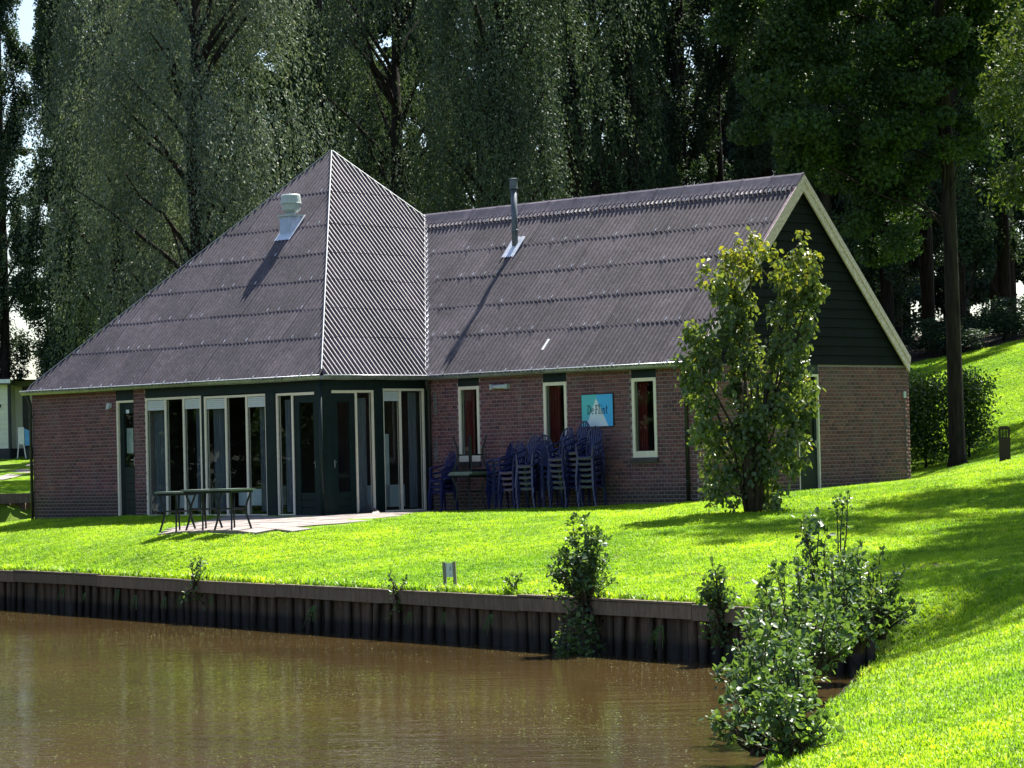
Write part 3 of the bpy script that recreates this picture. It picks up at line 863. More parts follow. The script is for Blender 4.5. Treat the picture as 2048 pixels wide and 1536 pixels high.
roof_w = roof.build('roof', M['roof_under'], house); roof_w['label'] = 'ridged roof of corrugated sheets over the wing'

WAVE, AMP = 0.1055, 0.030
SL = math.hypot(1, KP)                      # slope length per unit run
def sheets(T, u0, u1, rows, hi, lo, parent, per=8, phase=0.0):
    """T(u, v, h): u along eaves, v = horizontal run up the slope, h = height over the slope plane; hi(u)/lo(u) clip the run"""
    nseg = 8; du = WAVE / nseg
    nsh = int(math.ceil((u1 - u0) / (WAVE * per)))
    for r, (v0, v1) in enumerate(zip(rows[:-1], rows[1:])):
        for k in range(nsh):
            a = u0 + k * WAVE * per; b = min(u1, a + WAVE * per + WAVE * .25)
            n = max(2, int(round((b - a) / du)))
            m = []; f = []; tilt = random.uniform(-.003, .003); lift = .010 * (k % 2) * .4
            jog = random.uniform(-.006, .006)
            ok = []
            for i in range(n + 1):
                u = a + (b - a) * i / n
                lov = max(v0 - .05 + jog, lo(u)); hiv = min(v1, hi(u))
                w = AMP * math.cos(2 * math.pi * (u - u0 + phase) / WAVE)
                c = (hiv - lov) > .004
                if not c: hiv = lov = (hiv + lov) / 2
                hl = w + .0125 + lift + tilt; hh = w + .005 + lift
                t = (hiv - lov) / max(1e-6, (v1 - v0 + .05))
                m += [T(u, lov, hl - .009), T(u, lov, hl), T(u, lov, hl), T(u, hiv, hl + (hh - hl) * t)]
                ok.append(c)
            for i in range(n):
                if ok[i] or ok[i + 1]:
                    j = 4 * i
                    f += [(j, j + 4, j + 5, j + 1), (j + 2, j + 6, j + 7, j + 3)]
            if len(f) < 6: continue
            me = bpy.data.meshes.new('roof_sheet'); me.from_pydata(m, [], f); me.materials.append(M['roof'])
            sm = [i % 2 == 1 for i in range(len(f))]; me.polygons.foreach_set("use_smooth", sm); me.update()
            link_mesh('roof_sheet', me, parent)
nx = KP / SL; nz = 1 / SL
T_front = lambda u, v, h: (u, v - h * nx, E0 + v * KP + h * nz)
T_side = lambda u, v, h: (-v + h * nx, u, E0 + v * KP + h * nz)
T_wing = lambda u, v, h: (u, YW + v - h * nx, E0 + v * KP + h * nz)
T_back = lambda u, v, h: (u, 2 * YR - YW - v + h * nx, E0 + v * KP + h * nz)
prow = [(z - E0) / KP for z in (E0 - .06, 3.24, 3.80, 4.37, 4.92, 5.52, 6.22, ZA)]
wrow = [(z - E0) / KP for z in (E0 - .06, 3.27, 3.84, 4.42, 4.98, 5.52, ZR)]
sheets(T_front, -S, 0.0, prow, lambda u: min(u + S, -u), lambda u: -9, roof_h)
# right-hand face: cut by the hip in front and by the valley with the wing
def hi_side(u):
    h = min(u, S - u)
    return h
def lo_side(u):
    if u <= YW: return -9
    return min(u - YW, (YR - YW)) if u <= YR else max(0, min(2 * YR - YW - u, YR - YW))
sheets(T_side, 0.0, YR + 1.6, prow, hi_side, lo_side, roof_h, phase=.03)
# wing front: cut by the valley on its left
# in the wing the sheets run left until they meet the hipped face: u >= -v
def sheets_valley(T, u0, u1, rows, parent, per=8):
    nseg = 8; du = WAVE / nseg
    for r, (v0, v1) in enumerate(zip(rows[:-1], rows[1:])):
        nsh = int(math.ceil((u1 - u0) / (WAVE * per)))
        for k in range(nsh):
            b = u1 - k * WAVE * per; a = max(u0, b - WAVE * per - WAVE * .25)
            n = max(2, int(round((b - a) / du))); m = []; f = []; ok = []
            tilt = random.uniform(-.003, .003); lift = .004 * (k % 2); jog = random.uniform(-.006, .006)
            for i in range(n + 1):
                u = a + (b - a) * i / n
                lov = max(v0 - .05 + jog, -u + .012); hiv = v1
                w = AMP * math.cos(2 * math.pi * (u - u1) / WAVE)
                c = (hiv - lov) > .004
                if not c: lov = hiv
                hl = w + .0125 + lift + tilt; hh = w + .005 + lift; t = (hiv - lov) / (v1 - v0 + .05)
                m += [T(u, lov, hl - .009), T(u, lov, hl), T(u, lov, hl), T(u, hiv, hl + (hh - hl) * t)]; ok.append(c)
            for i in range(n):
                if ok[i] or ok[i + 1]:
                    j = 4 * i; f += [(j, j + 4, j + 5, j + 1), (j + 2, j + 6, j + 7, j + 3)]
            if len(f) < 6: continue
            me = bpy.data.meshes.new('roof_sheet'); me.from_pydata(m, [], f); me.materials.append(M['roof'])
            me.polygons.foreach_set("use_smooth", [i % 2 == 1 for i in range(len(f))]); me.update()
            link_mesh('roof_sheet', me, parent)
sheets_valley(T_wing, -3.05, XG, wrow, roof_w)
m = MB(); m.quad(T_back(xl, 0, .03), T_back(XG, 0, .03), T_back(XG, YR - YW, .03), T_back(xl, YR - YW, .03)); m.build('roof_sheet', M['roof'], roof_w)
m = MB(); m.add([(-S, S, E0), (0, S, E0), (-S / 2, S / 2, ZA), (-S, 0, E0)], [(0, 1, 2), (3, 0, 2)]); m.build('roof_sheet', M['roof'], roof_h)

# galvanised hook bolts along the laps, every third wave
hb = MB()
for r_ in range(0, 7):
    v = prow[r_] - .02
    u = -S + .16
    while u < -.1:
        if v < min(u + S, -u) - .08 and random.random() < .45:
            hb.hexa([T_front(u - .006, v - .03, .055), T_front(u + .006, v - .03, .055), T_front(u + .006, v - .03, .066), T_front(u - .006, v - .03, .066), T_front(u - .006, v + .02, .055), T_front(u + .006, v + .02, .055), T_front(u + .006, v + .02, .066), T_front(u - .006, v + .02, .066)])
        u += WAVE * 3
o = hb.build('hook_bolts', M['zinc_bright'], roof_h); o['kind'] = 'stuff'
hb = MB()
for r_ in range(0, 6):
    v = wrow[r_] - .02
    u = XG - .21
    while u > -v + .1:
        if random.random() < .45:
            hb.hexa([T_wing(u - .006, v - .03, .055), T_wing(u + .006, v - .03, .055), T_wing(u + .006, v - .03, .066), T_wing(u - .006, v - .03, .066), T_wing(u - .006, v + .02, .055), T_wing(u + .006, v + .02, .055), T_wing(u + .006, v + .02, .066), T_wing(u - .006, v + .02, .066)])
        u -= WAVE * 3
o = hb.build('hook_bolts', M['zinc_bright'], roof_w); o['kind'] = 'stuff'

# ridge caps along the wing, hip caps, valley flashing
n = 14; L = (XG - xl) / n
for k in range(n):
    a = xl + k * L; b = a + L + .03
    m = MB(); rr = .045
    for x0_, x1_, g in ((a, b - .05, 0), (b - .05, b, .008)):
        prof = [(-.20 * 1, -.20 * KP + .035 + g), (-.05, .012 + g), (0, .045 + g), (.05, .012 + g), (.20, -.20 * KP + .035 + g)]
        for (p, q) in zip(prof[:-1], prof[1:]):
            m.quad((x0_, YR + p[0], ZR + p[1] + .01), (x1_, YR + p[0], ZR + p[1] + .01), (x1_, YR + q[0], ZR + q[1] + .01), (x0_, YR + q[0], ZR + q[1] + .01))
    # scalloped lower lip that follows the waves
    for q in range(int(L / WAVE * 4)):
        u = a + q * WAVE / 4; u2 = u + WAVE / 4
        c0 = AMP * math.cos(2 * math.pi * (u - XG) / WAVE); c1 = AMP * math.cos(2 * math.pi * (u2 - XG) / WAVE)
        v = YR - YW - .20
        m.quad(T_wing(u, v, .042), T_wing(u2, v, .042), T_wing(u2, v - .07, c1 + .036), T_wing(u, v - .07, c0 + .036))
    m.build('ridge_cap', M['roof'], roof_w)
def strip(p, q, w, mat, parent, name, up=.03):
    p, q = Vector(p), Vector(q); d = (q - p).normalized()
    m = MB(); side = d.cross(Vector((0, 0, 1))).normalized(); upv = side.cross(d)
    pts = []
    for e in (p, q):
        pts += [tuple(e - side * w + upv * (up - w * .6)), tuple(e + upv * up), tuple(e + side * w + upv * (up - w * .6))]
    m.add(pts, [(0, 1, 4, 3), (1, 2, 5, 4)]); m.build(name, mat, parent)
strip((0.0, 0.0, E0), (-S / 2, S / 2, ZA), .014, M['flue'], roof_h, 'hip_cap', .052)
strip((-S, 0, E0), (-S / 2, S / 2, ZA), .02, M['flue'], roof_h, 'hip_cap', .05)
strip((-S / 2, S / 2, ZA), (0, S, E0), .02, M['flue'], roof_h, 'hip_cap', .05)
# valley gutter of bright zinc (plan line u=-v)
vp = [(0.02, YW + 0.0), (xl + .01, YR - .0)]
m = MB()
for sx, sy in ((1, 0),):
    a = (0.0, YW, E0 + .02); b = (xl, YR, ZR + .02)
    m.add([(a[0] + .06, a[1] + .0, a[2] + .012), (b[0] + .06, b[1], b[2] + .012), (b[0], b[1] + .0, b[2]), (a[0], a[1] + .0, a[2]),
           (a[0], a[1] - .035, a[2] + .03), (b[0], b[1] - .035, b[2] + .03)], [(0, 1, 2, 3), (3, 2, 5, 4)])
m.build('valley_flashing', M['zinc_bright'], roof_w)

# gutters: half-round channel under the eaves with brackets
def gutter(p, q, out, name='gutter'):
    p, q = Vector(p), Vector(q); o = Vector(out).normalized()
    m = MB(); r = .055; prof = [(-.055, .0)] + [(-r * math.cos(t), -r * 1.25 * math.sin(t)) for t in np.linspace(0.25, math.pi - .25, 7)] + [(.058, 0.0), (.066, .010), (.058, .016), (.050, .006)]
    nL = max(2, int((q - p).length / .6)); rows = []
    for i in range(nL + 1):
        c = p + (q - p) * i / nL; c = c + Vector((0, 0, -.006 * math.sin(i / nL * math.pi * 3)))
        rows.append([tuple(c + o * a + Vector((0, 0, b))) for a, b in prof])
    k = len(prof); vs_ = [v for r_ in rows for v in r_]
    fs_ = [(i * k + j, (i + 1) * k + j, (i + 1) * k + j + 1, i * k + j + 1) for i in range(nL) for j in range(k - 1)]
    m.add(vs_, fs_); m.add(rows[0], [tuple(range(k))]); m.add(rows[-1], [tuple(range(k))])
    g = m.build(name, M['zinc'], house)
    rim = MB(); rim.tube([p + o * .062 + Vector((0, 0, .012)), q + o * .062 + Vector((0, 0, .012))], .009, 6); rim.build('gutter_rim', M['zinc_bright'], g, True)
    for i in range(int((q - p).length / .55)):
        c = p + (q - p) * (i + .5) / int((q - p).length / .55)
        b = MB(); d = (q - p).normalized() * .012
        pr = [(-r * math.cos(t) * 1.08, -r * 1.35 * math.sin(t)) for t in np.linspace(.3, math.pi - .2, 6)]
        for (a0, b0), (a1, b1) in zip(pr[:-1], pr[1:]):
            b.quad(tuple(c - d + o * a0 + Vector((0, 0, b0))), tuple(c + d + o * a0 + Vector((0, 0, b0))), tuple(c + d + o * a1 + Vector((0, 0, b1))), tuple(c - d + o * a1 + Vector((0, 0, b1))))
        b.build('bracket', M['zinc'], g)
gz_ = E0 - .085
gutter((-8.72, -.06, gz_), (.06, -.06, gz_), (0, -1, 0)); gutter((.06, -.06, gz_), (.06, 2.53, gz_), (1, 0, 0)); gutter((.06, 2.53, gz_), (6.46, 2.53, gz_), (0, -1, 0))
for T, a, b in ((FRONT, -8.66, -.02), (WING, -.02, 6.4)):
    m = MB(T); m.box(a, b, .0065, .05, 2.425, 2.56); m.build('fascia', M['fascia'], house)
m = MB(SIDE); m.box(-.02, 2.6, .0065, .05, 2.425, 2.56); m.build('fascia', M['fascia'], house)

def downpipe(pts, r=.03, mat='pipe_dark'):
    m = MB(); m.tube(pts, r, 10); d = m.build('downpipe', M[mat], house, True)
    for z in (.5, 1.3, 2.0):
        b = MB(); x, y = pts[-1][0], pts[-1][1]; b.tube([(x, y, z - .02), (x, y, z + .02)], r * 1.25, 10); b.build('pipe_clip', M[mat], d, True)
downpipe([(-8.60, -.05, 2.42), (-8.60, -.0, 2.34), (-8.60, .045, 2.24), (-8.60, .045, -.2)], .032)
downpipe([(.03, 2.53, 2.42), (.01, 2.58, 2.3), (.0, 2.63, 2.2), (.0, 2.63, -.1)], .03)
downpipe([(6.15, 2.55, 2.42), (6.15, 2.6, 2.32), (6.15, 2.645, 2.24), (6.15, 2.645, -.1)], .03)
downpipe([(6.31, 8.60, 2.50), (6.31, 8.58, 2.3), (6.31, 8.56, -.1)], .03)

# gable: black boards, one by one
zb = 2.475; bh = .165; k = 0
gab = MB(GABLE); gab.add([(YW + .02, -.06, 2.45), (2 * YR - YW - .02, -.06, 2.45), (YR, -.06, ZR - .06)], [(0, 1, 2)])
gable = gab.build('gable', M['gable'], house)
while zb < ZR - .15:
    zt = min(zb + bh - .006, ZR - .1)
    half = lambda z: (ZR - .08 - z) / KP
    h0, h1 = half(zb), half(zt)
    m = MB(GABLE); m.hexa([(YR - h0, -.05, zb), (YR + h0, -.05, zb), (YR + h0, .030, zb), (YR - h0, .030, zb),
                           (YR - h1, -.05, zt), (YR + h1, -.05, zt), (YR + h1, .012, zt), (YR - h1, .012, zt)])
    m.build('gable_board', M['gable'], gable); zb += bh; k += 1
# bargeboards: a wide board with a narrower strip proud of it, each side
for sgn in (-1, 1):
    def rk(t, off): # t = distance from the ridge in plan, off = below the roof line
        return (XG, YR + sgn * t, ZR + .035 - t * KP - off)
    for (o0, o1, x0_, x1_, nm) in ((.0, .13, -.03, .022, 'bargeboard'), (.132, .30, -.03, .004, 'bargeboard')):
        tb = 2.995 if sgn > 0 else 2.99
        p = [rk(0, o0), rk(tb, o0), rk(tb - .02, o1), rk(0, o1)]
        m = MB(); m.prism([(q[0] + x0_, q[1], q[2]) for q in p], (x1_ - x0_, 0, 0)); m.build(nm, M['rake'], house)
    m = MB(); p = [rk(.02, .10), rk(2.98, .10)]; m.quad((6.28, p[0][1], p[0][2]), (XG - .03, p[0][1], p[0][2]), (XG - .03, p[1][1], p[1][2]), (6.28, p[1][1], p[1][2])); m.build('soffit', M['fascia'], house)

# extractor vent on the hipped roof
vx, vy = -3.79, 2.74
zr0 = E0 + (vy - .16) * KP
m = MB(); m.box(vx - .16, vx + .16, vy - .16, vy + .16, zr0 - .05, 5.70); vent = m.build('roof_vent', M['vent_box'], roof_h)
m = MB(); m.box(vx - .19, vx + .19, vy - .19, vy + .19, 5.701, 5.735); m.build('vent_plate', M['vent_hood'], roof_h)
m = MB(); m.lathe([(.10, 5.736), (.10, 5.775), (.125, 5.785), (.175, 5.83), (.185, 5.94), (.205, 5.95), (.205, 5.965), (.20, 5.97), (.185, 6.11), (.165, 6.135), (.05, 6.14)], vx, vy, 20); m.build('vent_hood', M['vent_hood'], roof_h)
m = MB()
for i in range(9):
    u = vx - .21 + i * .0525
    m.quad(T_front(u, vy - .25, .03 + .016 * (i % 2)), T_front(u + .0525, vy - .25, .03 + .016 * ((i + 1) % 2)), T_front(u + .0525, vy + .2, .046 + .016 * ((i + 1) % 2)), T_front(u, vy + .2, .046 + .016 * (i % 2)))
m.build('flashing', M['zinc_bright'], roof_h)
# flue on the wing
cx, cyy = .20, 4.79; fz = E0 + (cyy - YW) * KP
m = MB(); m.tube([(cx, cyy, fz - .15), (cx, cyy, 6.02)], .058, 16); m.build('flue', M['flue'], roof_w, True)
m = MB(); m.lathe([(.062, fz + .30), (.066, fz + .31), (.066, fz + .335), (.060, fz + .345)], cx, cyy, 16); m.build('flue_collar', M['flue'], roof_w, True)
m = MB(); m.lathe([(.06, 6.01), (.092, 6.015), (.092, 6.03), (.074, 6.035), (.072, 6.185), (.092, 6.19), (.092, 6.205), (.05, 6.215)], cx, cyy, 18); m.build('flue_cap', M['flue'], roof_w)
m = MB()
for i in range(6):
    u = cx - .16 + i * .053
    m.quad(T_wing(u, cyy - YW - .20, .032 + .02 * (i % 2)), T_wing(u + .053, cyy - YW - .20, .032 + .02 * ((i + 1) % 2)), T_wing(u + .053, cyy - YW + .16, .05 + .02 * ((i + 1) % 2)), T_wing(u, cyy - YW + .16, .05 + .02 * (i % 2)))
m.build('flashing', M['zinc_bright'], roof_w)
m = MB(); a = T_wing(2.72, .38, .05); m.quad(T_wing(2.70, .24, .05), T_wing(2.755, .24, .05), T_wing(2.755, .42, .05), T_wing(2.70, .42, .05)); m.build('roof_patch', M['white'], roof_w)
# slotted wall vents beside the inner corner
for (z0, z1) in ((1.78, 2.19), (.93, 1.36), (.34, .74)):
    m = MB(WING); m.box(.075, .085, 0, .016, z0, z1); m.box(.125, .135, 0, .016, z0, z1); v = m.build('wall_vent', M['zinc'], house)
    nn = int((z1 - z0) / .055)
    for i in range(nn):
        s = MB(WING); z = z0 + i * .055; s.hexa([(.086, 0, z), (.124, 0, z), (.124, .022, z), (.086, .022, z), (.086, 0, z + .03), (.124, 0, z + .03), (.124, .008, z + .03), (.086, .008, z + .03)]); s.build('slat', M['zinc'], v)

# things mounted on the walls
def mounted(name, T, along, z, label, cat):
    p = T((along, 0, z)); w = b2w(p[0], p[1], p[2])
    o = empty(name, w, BYAW); tag(o, label, cat); return o
# sign: local x along the wall, -y outwards
sg = mounted('wall_sign', WING, 3.765, 1.47, 'teal and blue sign reading De Flint on the brick wall', 'sign')
sw, shh = .722, .55
m = MB(); m.box(-.012, sw + .012, -.032, -.012, -.012, shh + .012); m.build('board', M['pipe_dark'], sg)
ax, az = .47 * sw, .885 * shh
f0 = lambda pts, y: [(x, y, z) for x, z in pts]
MB().prism(f0([(0, 0), (.135 * sw, 0), (ax, az), (.5 * sw, shh), (0, shh)], -.033), (0, -.002, 0)).build('teal_field', M['sign_teal'], sg)
MB().prism(f0([(.855 * sw, 0), (sw, 0), (sw, shh), (.5 * sw, shh), (ax, az)], -.033), (0, -.002, 0)).build('blue_field', M['sign_blue'], sg)
MB().prism(f0([(.135 * sw, 0), (.855 * sw, 0), (ax, az)], -.033), (0, -.002, 0)).build('white_triangle', M['sign_white'], sg)
def lettering():
    m = MB(); cap = .285 * shh; wid = .062; y = -.0365; x = .175 * sw; zb = .385 * shh
    def bar(x0, x1, z0, z1): # in cap units, sheared for the italic
        m.poly([((x + (a * wid * 1.45 + .16 * b * wid * 1.0)), y, zb + b * cap) for a, b in ((x0, z0), (x1, z0), (x1, z1), (x0, z1))])
    def ring(cx_, cz, rx, rz, tx, tz, t0, t1, n=14):
        for i in range(n):
            a, b = t0 + (t1 - t0) * i / n, t0 + (t1 - t0) * (i + 1) / n
            pts = [(cx_ + rx * math.cos(a), cz + rz * math.sin(a)), (cx_ + rx * math.cos(b), cz + rz * math.sin(b)),
                   (cx_ + (rx - tx) * math.cos(b), cz + (rz - tz) * math.sin(b)), (cx_ + (rx - tx) * math.cos(a), cz + (rz - tz) * math.sin(a))]
            m.poly([(x + p * wid * 1.45 + .16 * q * wid, y, zb + q * cap) for p, q in pts])
    pi = math.pi
    bar(.10, .30, 0, 1); bar(0, .45, 0, .07); bar(0, .45, .93, 1); ring(.30, .5, .72, .5, .24, .09, -pi / 2, pi / 2); x += wid * 1.62   # D
    ring(.32, .32, .32, .34, .17, .08, .1, 2 * pi - .75); bar(.1, .58, .34, .41); x += wid * 1.38                                      # e
    bar(.10, .32, 0, 1); bar(0, .45, 0, .07); bar(0, .85, .92, 1); bar(.76, .85, .74, 1); bar(.3, .62, .48, .55); bar(.56, .63, .40, .62); x += wid * 1.22   # F
    bar(.10, .29, 0, 1.08); bar(0, .38, 0, .06); bar(0, .2, 1.0, 1.08); x += wid * .72                                                 # l
    bar(.10, .29, 0, .66); bar(0, .38, 0, .06); bar(0, .2, .60, .66); bar(.10, .30, .84, 1.0); x += wid * .72                          # i
    bar(.08, .26, 0, .66); bar(0, .34, 0, .05); bar(.48, .66, 0, .5); bar(.42, .74, 0, .05); ring(.37, .42, .29, .25, .18, .10, 0, pi); x += wid * 1.28   # n
    bar(.12, .31, .08, .92); bar(0, .52, .60, .67); ring(.32, .12, .2, .12, .08, .09, pi, 2 * pi)                                       # t
    m.build('lettering', M['ink'], sg)
lettering()
# tube lamp
lp = mounted('wall_lamp', WING, 1.60, 2.235, 'grey tubular lamp fixed high on the brick wall', 'lamp')
m = MB(); m.tube([(0, -.055, 0), (.40, -.055, 0)], .04, 12); m.build('lamp_tube', M['grey_panel'], lp, True)
m = MB(); m.box(-.015, .03, -.09, .0, -.045, .045); m.box(.37, .415, -.09, 0, -.045, .045); m.build('end_cap', M['vent_hood'], lp)
lp = mounted('wall_lamp', FRONT, -6.12, 2.13, 'small pale floodlight on the brick wall beside the green door', 'lamp')
m = MB(); m.hexa([(-.03, -.10, -.06), (.05, -.10, -.05), (.05, -.02, -.03), (-.03, -.02, -.04), (-.03, -.08, .05), (.05, -.08, .06), (.05, -.01, .05), (-.03, -.01, .05)]); m.build('lamp_head', M['grey_panel'], lp)
m = MB(); m.box(-.01, .02, -.02, 0, -.03, .03); m.build('bracket', M['pipe_dark'], lp)
sn = mounted('wall_sensor', GABLE, 8.38, 2.70, 'small white sensor on a bent arm under the gable eaves', 'sensor')
m = MB(); m.tube([(.085, .0, -.07), (.085, .0, .03)], .022, 10); m.build('sensor_head', M['white'], sn)
m = MB(); m.tube([(.085, 0, -.06), (.085, .03, -.12), (.02, .06, -.13)], .007, 6); m.build('arm', M['flue'], sn)
sn.rotation_euler = (0, 0, BYAW)
jb = mounted('junction_box', GABLE, 8.50, 1.94, 'small grey junction box with a cable down the gable wall', 'box')
m = MB(); m.box(.008, .04, -.03, .03, -.06, .06); m.build('box_cover', M['grey_panel'], jb)
m = MB(); m.tube([(.02, .01, -.06), (.02, .012, -2.0)], .006, 6); m.build('cable', M['flue'], jb)

# ------------------------------------------------------------------ pile wall along the pond
def pile_wall():
    root = empty('pile_wall', (CORNER[0], CORNER[1], 0)); tag(root, 'dark timber pile wall with cap beam along the pond edge', 'retaining wall')
    ang = math.atan2(PDIR[1], PDIR[0])
    root.rotation_euler = (0, 0, ang)              # local x runs along the wall to the far left, -y is towards the lawn, +y towards the water
    # with x = PDIR, local y = rot90(PDIR); the water side is -PNOR
    yw = 1.0 if np.dot(np.array([-PDIR[1], PDIR[0]]), PNOR) < 0 else -1.0
    n = 112; sp = .262
    pm = []
    for k in range(5):
        m = MB(); r = .043 + .008 * random.random(); m.tube([(0, 0, ZW - .5), (.004 * random.uniform(-1, 1), 0, -.9), (.01 * random.uniform(-1, 1), .006 * random.uniform(-1, 1), PILE_TOP - .08)], [r, r * .97, r * .95], 9)
        pm.append(m.mesh('pile', M['pile'], True))
    for i in range(n):
        o = bpy.data.objects.new('pile', random.choice(pm)); col.objects.link(o); o.parent = root
        o.location = (-.15 + i * sp + random.uniform(-.025, .025), yw * (.012 + random.uniform(-.012, .012)), random.uniform(-.03, .015)); o.rotation_euler = (random.uniform(-.03, .03), random.uniform(-.045, .045), random.random() * 6.28)
    L = n * sp; k = 0; x = -.3
    while x < L:
        l = min(random.choice((2.9, 3.2, 3.5)), L - x + .01)
        m = MB(); dz = random.uniform(-.022, .018); y0, y1 = sorted((yw * .05, yw * .115)); 
        m.hexa([(x + .004, y0, PILE_TOP - .145 + dz), (x + l - .004, y0, PILE_TOP - .145), (x + l - .004, y1, PILE_TOP - .145), (x + .004, y1, PILE_TOP - .145 + dz),
                (x + .004, y0, PILE_TOP + .012 + dz), (x + l - .004, y0, PILE_TOP + .012), (x + l - .004, y1, PILE_TOP + .010), (x + .004, y1, PILE_TOP + .010 + dz)])
        m.build('cap_beam', M['cap'], root)
        m = MB(); y0, y1 = sorted((yw * -.02, yw * .122)); m.box(x + .004, x + l - .004, y0, y1, PILE_TOP + .014 + dz, PILE_TOP + .040 + dz); m.build('cap_board', M['cap'], root)
        x += l
    x = -.3
    while x < L:                                    # boards behind the piles
        l = min(sp * 2, L - x)
        m = MB(); y0, y1 = sorted((-yw * .05, -yw * .01)); m.box(x + .003, x + l - .003, y0, y1, ZW - .4, PILE_TOP - .02); m.build('backing_board', M['pile'], root); x += l
pile_wall()
def far_pile_wall():
    root = empty('pile_wall', (-12, 70.2, 0)); tag(root, 'low dark pile wall across the ditch far left', 'retaining wall')
    z1 = .36
    pm = MB().tube([(0, 0, ZW), (0, 0, z1 - .06)], .08, 7).mesh('pile', M['pile'], True)
    for i in range(34):
        o = bpy.data.objects.new('pile', pm); col.objects.link(o); o.parent = root; o.location = (-8 + i * .36 + random.uniform(-.04, .04), 0, random.uniform(-.02, .02))
    m = MB(); m.box(-8.2, 4.4, -.16, -.08, z1 - .22, z1 + .02); m.build('cap_beam', M['cap'], root)
    m = MB(); m.box(-8.2, 4.4, .04, .10, ZW, z1); m.build('backing_board', M['pile'], root)
far_pile_wall()

# ------------------------------------------------------------------ furniture
def curved_leg(m, ang, flip=1, h=.66):
    c, s = math.cos(ang), math.sin(ang)
    prof = [(.30, h - .03), (.275, h - .10), (.235, h - .20), (.215, h - .30), (.225, h - .40), (.26, h - .52), (.30, 0.0)]
    def P(r, z, t): return (r * c - t * s, r * s + t * c, z if flip > 0 else z)
    w, t = .017, .014
    for (r0, z0), (r1, z1) in zip(prof[:-1], prof[1:]):
        m.hexa([P(r1 - w, z1, -t), P(r1 + w, z1, -t), P(r1 + w, z1, t), P(r1 - w, z1, t), P(r0 - w, z0, -t), P(r0 + w, z0, -t), P(r0 + w, z0, t), P(r0 - w, z0, t)])
def table_mesh():
    hw = .265
    top = MB(); top.box(-hw, hw, -hw, hw, .638, .668)
    e = MB(); e.box(-hw + .03, hw - .03, -hw + .03, hw - .03, .60, .637)
    legs = []
    for k in range(4):
        m = MB(); curved_leg(m, R(45 + 90 * k), 1, .645); legs.append(m.mesh('leg', M['table']))
    st = MB(); q = .155
    for a, b in (((-q, -q), (q, -q)), ((q, -q), (q, q)), ((q, q), (-q, q)), ((-q, q), (-q, -q))):
        st.tube([(a[0], a[1], .34), (b[0], b[1], .34)], .014, 6)
    return top.mesh('table_top', M['tabletop']), e.mesh('apron', M['table']), legs, st.mesh('stretcher', M['table'])
TM = table_mesh()
def table(loc, rz, label, flip=False):
    t = empty('garden_table', loc, rz); tag(t, label, 'table', 'green metal garden tables')
    link_mesh('table_top', TM[0], t); link_mesh('apron', TM[1], t)
    for l in TM[2]: link_mesh('leg', l, t)
    link_mesh('stretcher', TM[3], t)
    if flip:
        t.rotation_euler = (math.pi, 0, rz)
    return t
for (x, y, z, lab) in ((-5.59, 47.33, -.155, 'green metal garden table standing furthest left, half on the grass'), (-5.10, 46.86, -.125, 'green metal garden table in the middle of the row on the patio'),
                       (-4.58, 46.36, -.095, 'green metal garden table at the right end of the row on the patio')):
    table((x, y, min(z, z) if False else gz(x, y) + .02), BYAW, lab)
p = b2w(1.40, 2.22); g0 = gz(p[0], p[1])
table((p[0], p[1], g0), BYAW, 'upright green metal table against the wall with another table upside down on it')
table((p[0] + .03, p[1], g0 + .668 + .6685), BYAW + .06, 'upside-down green metal table with its legs in the air', True)

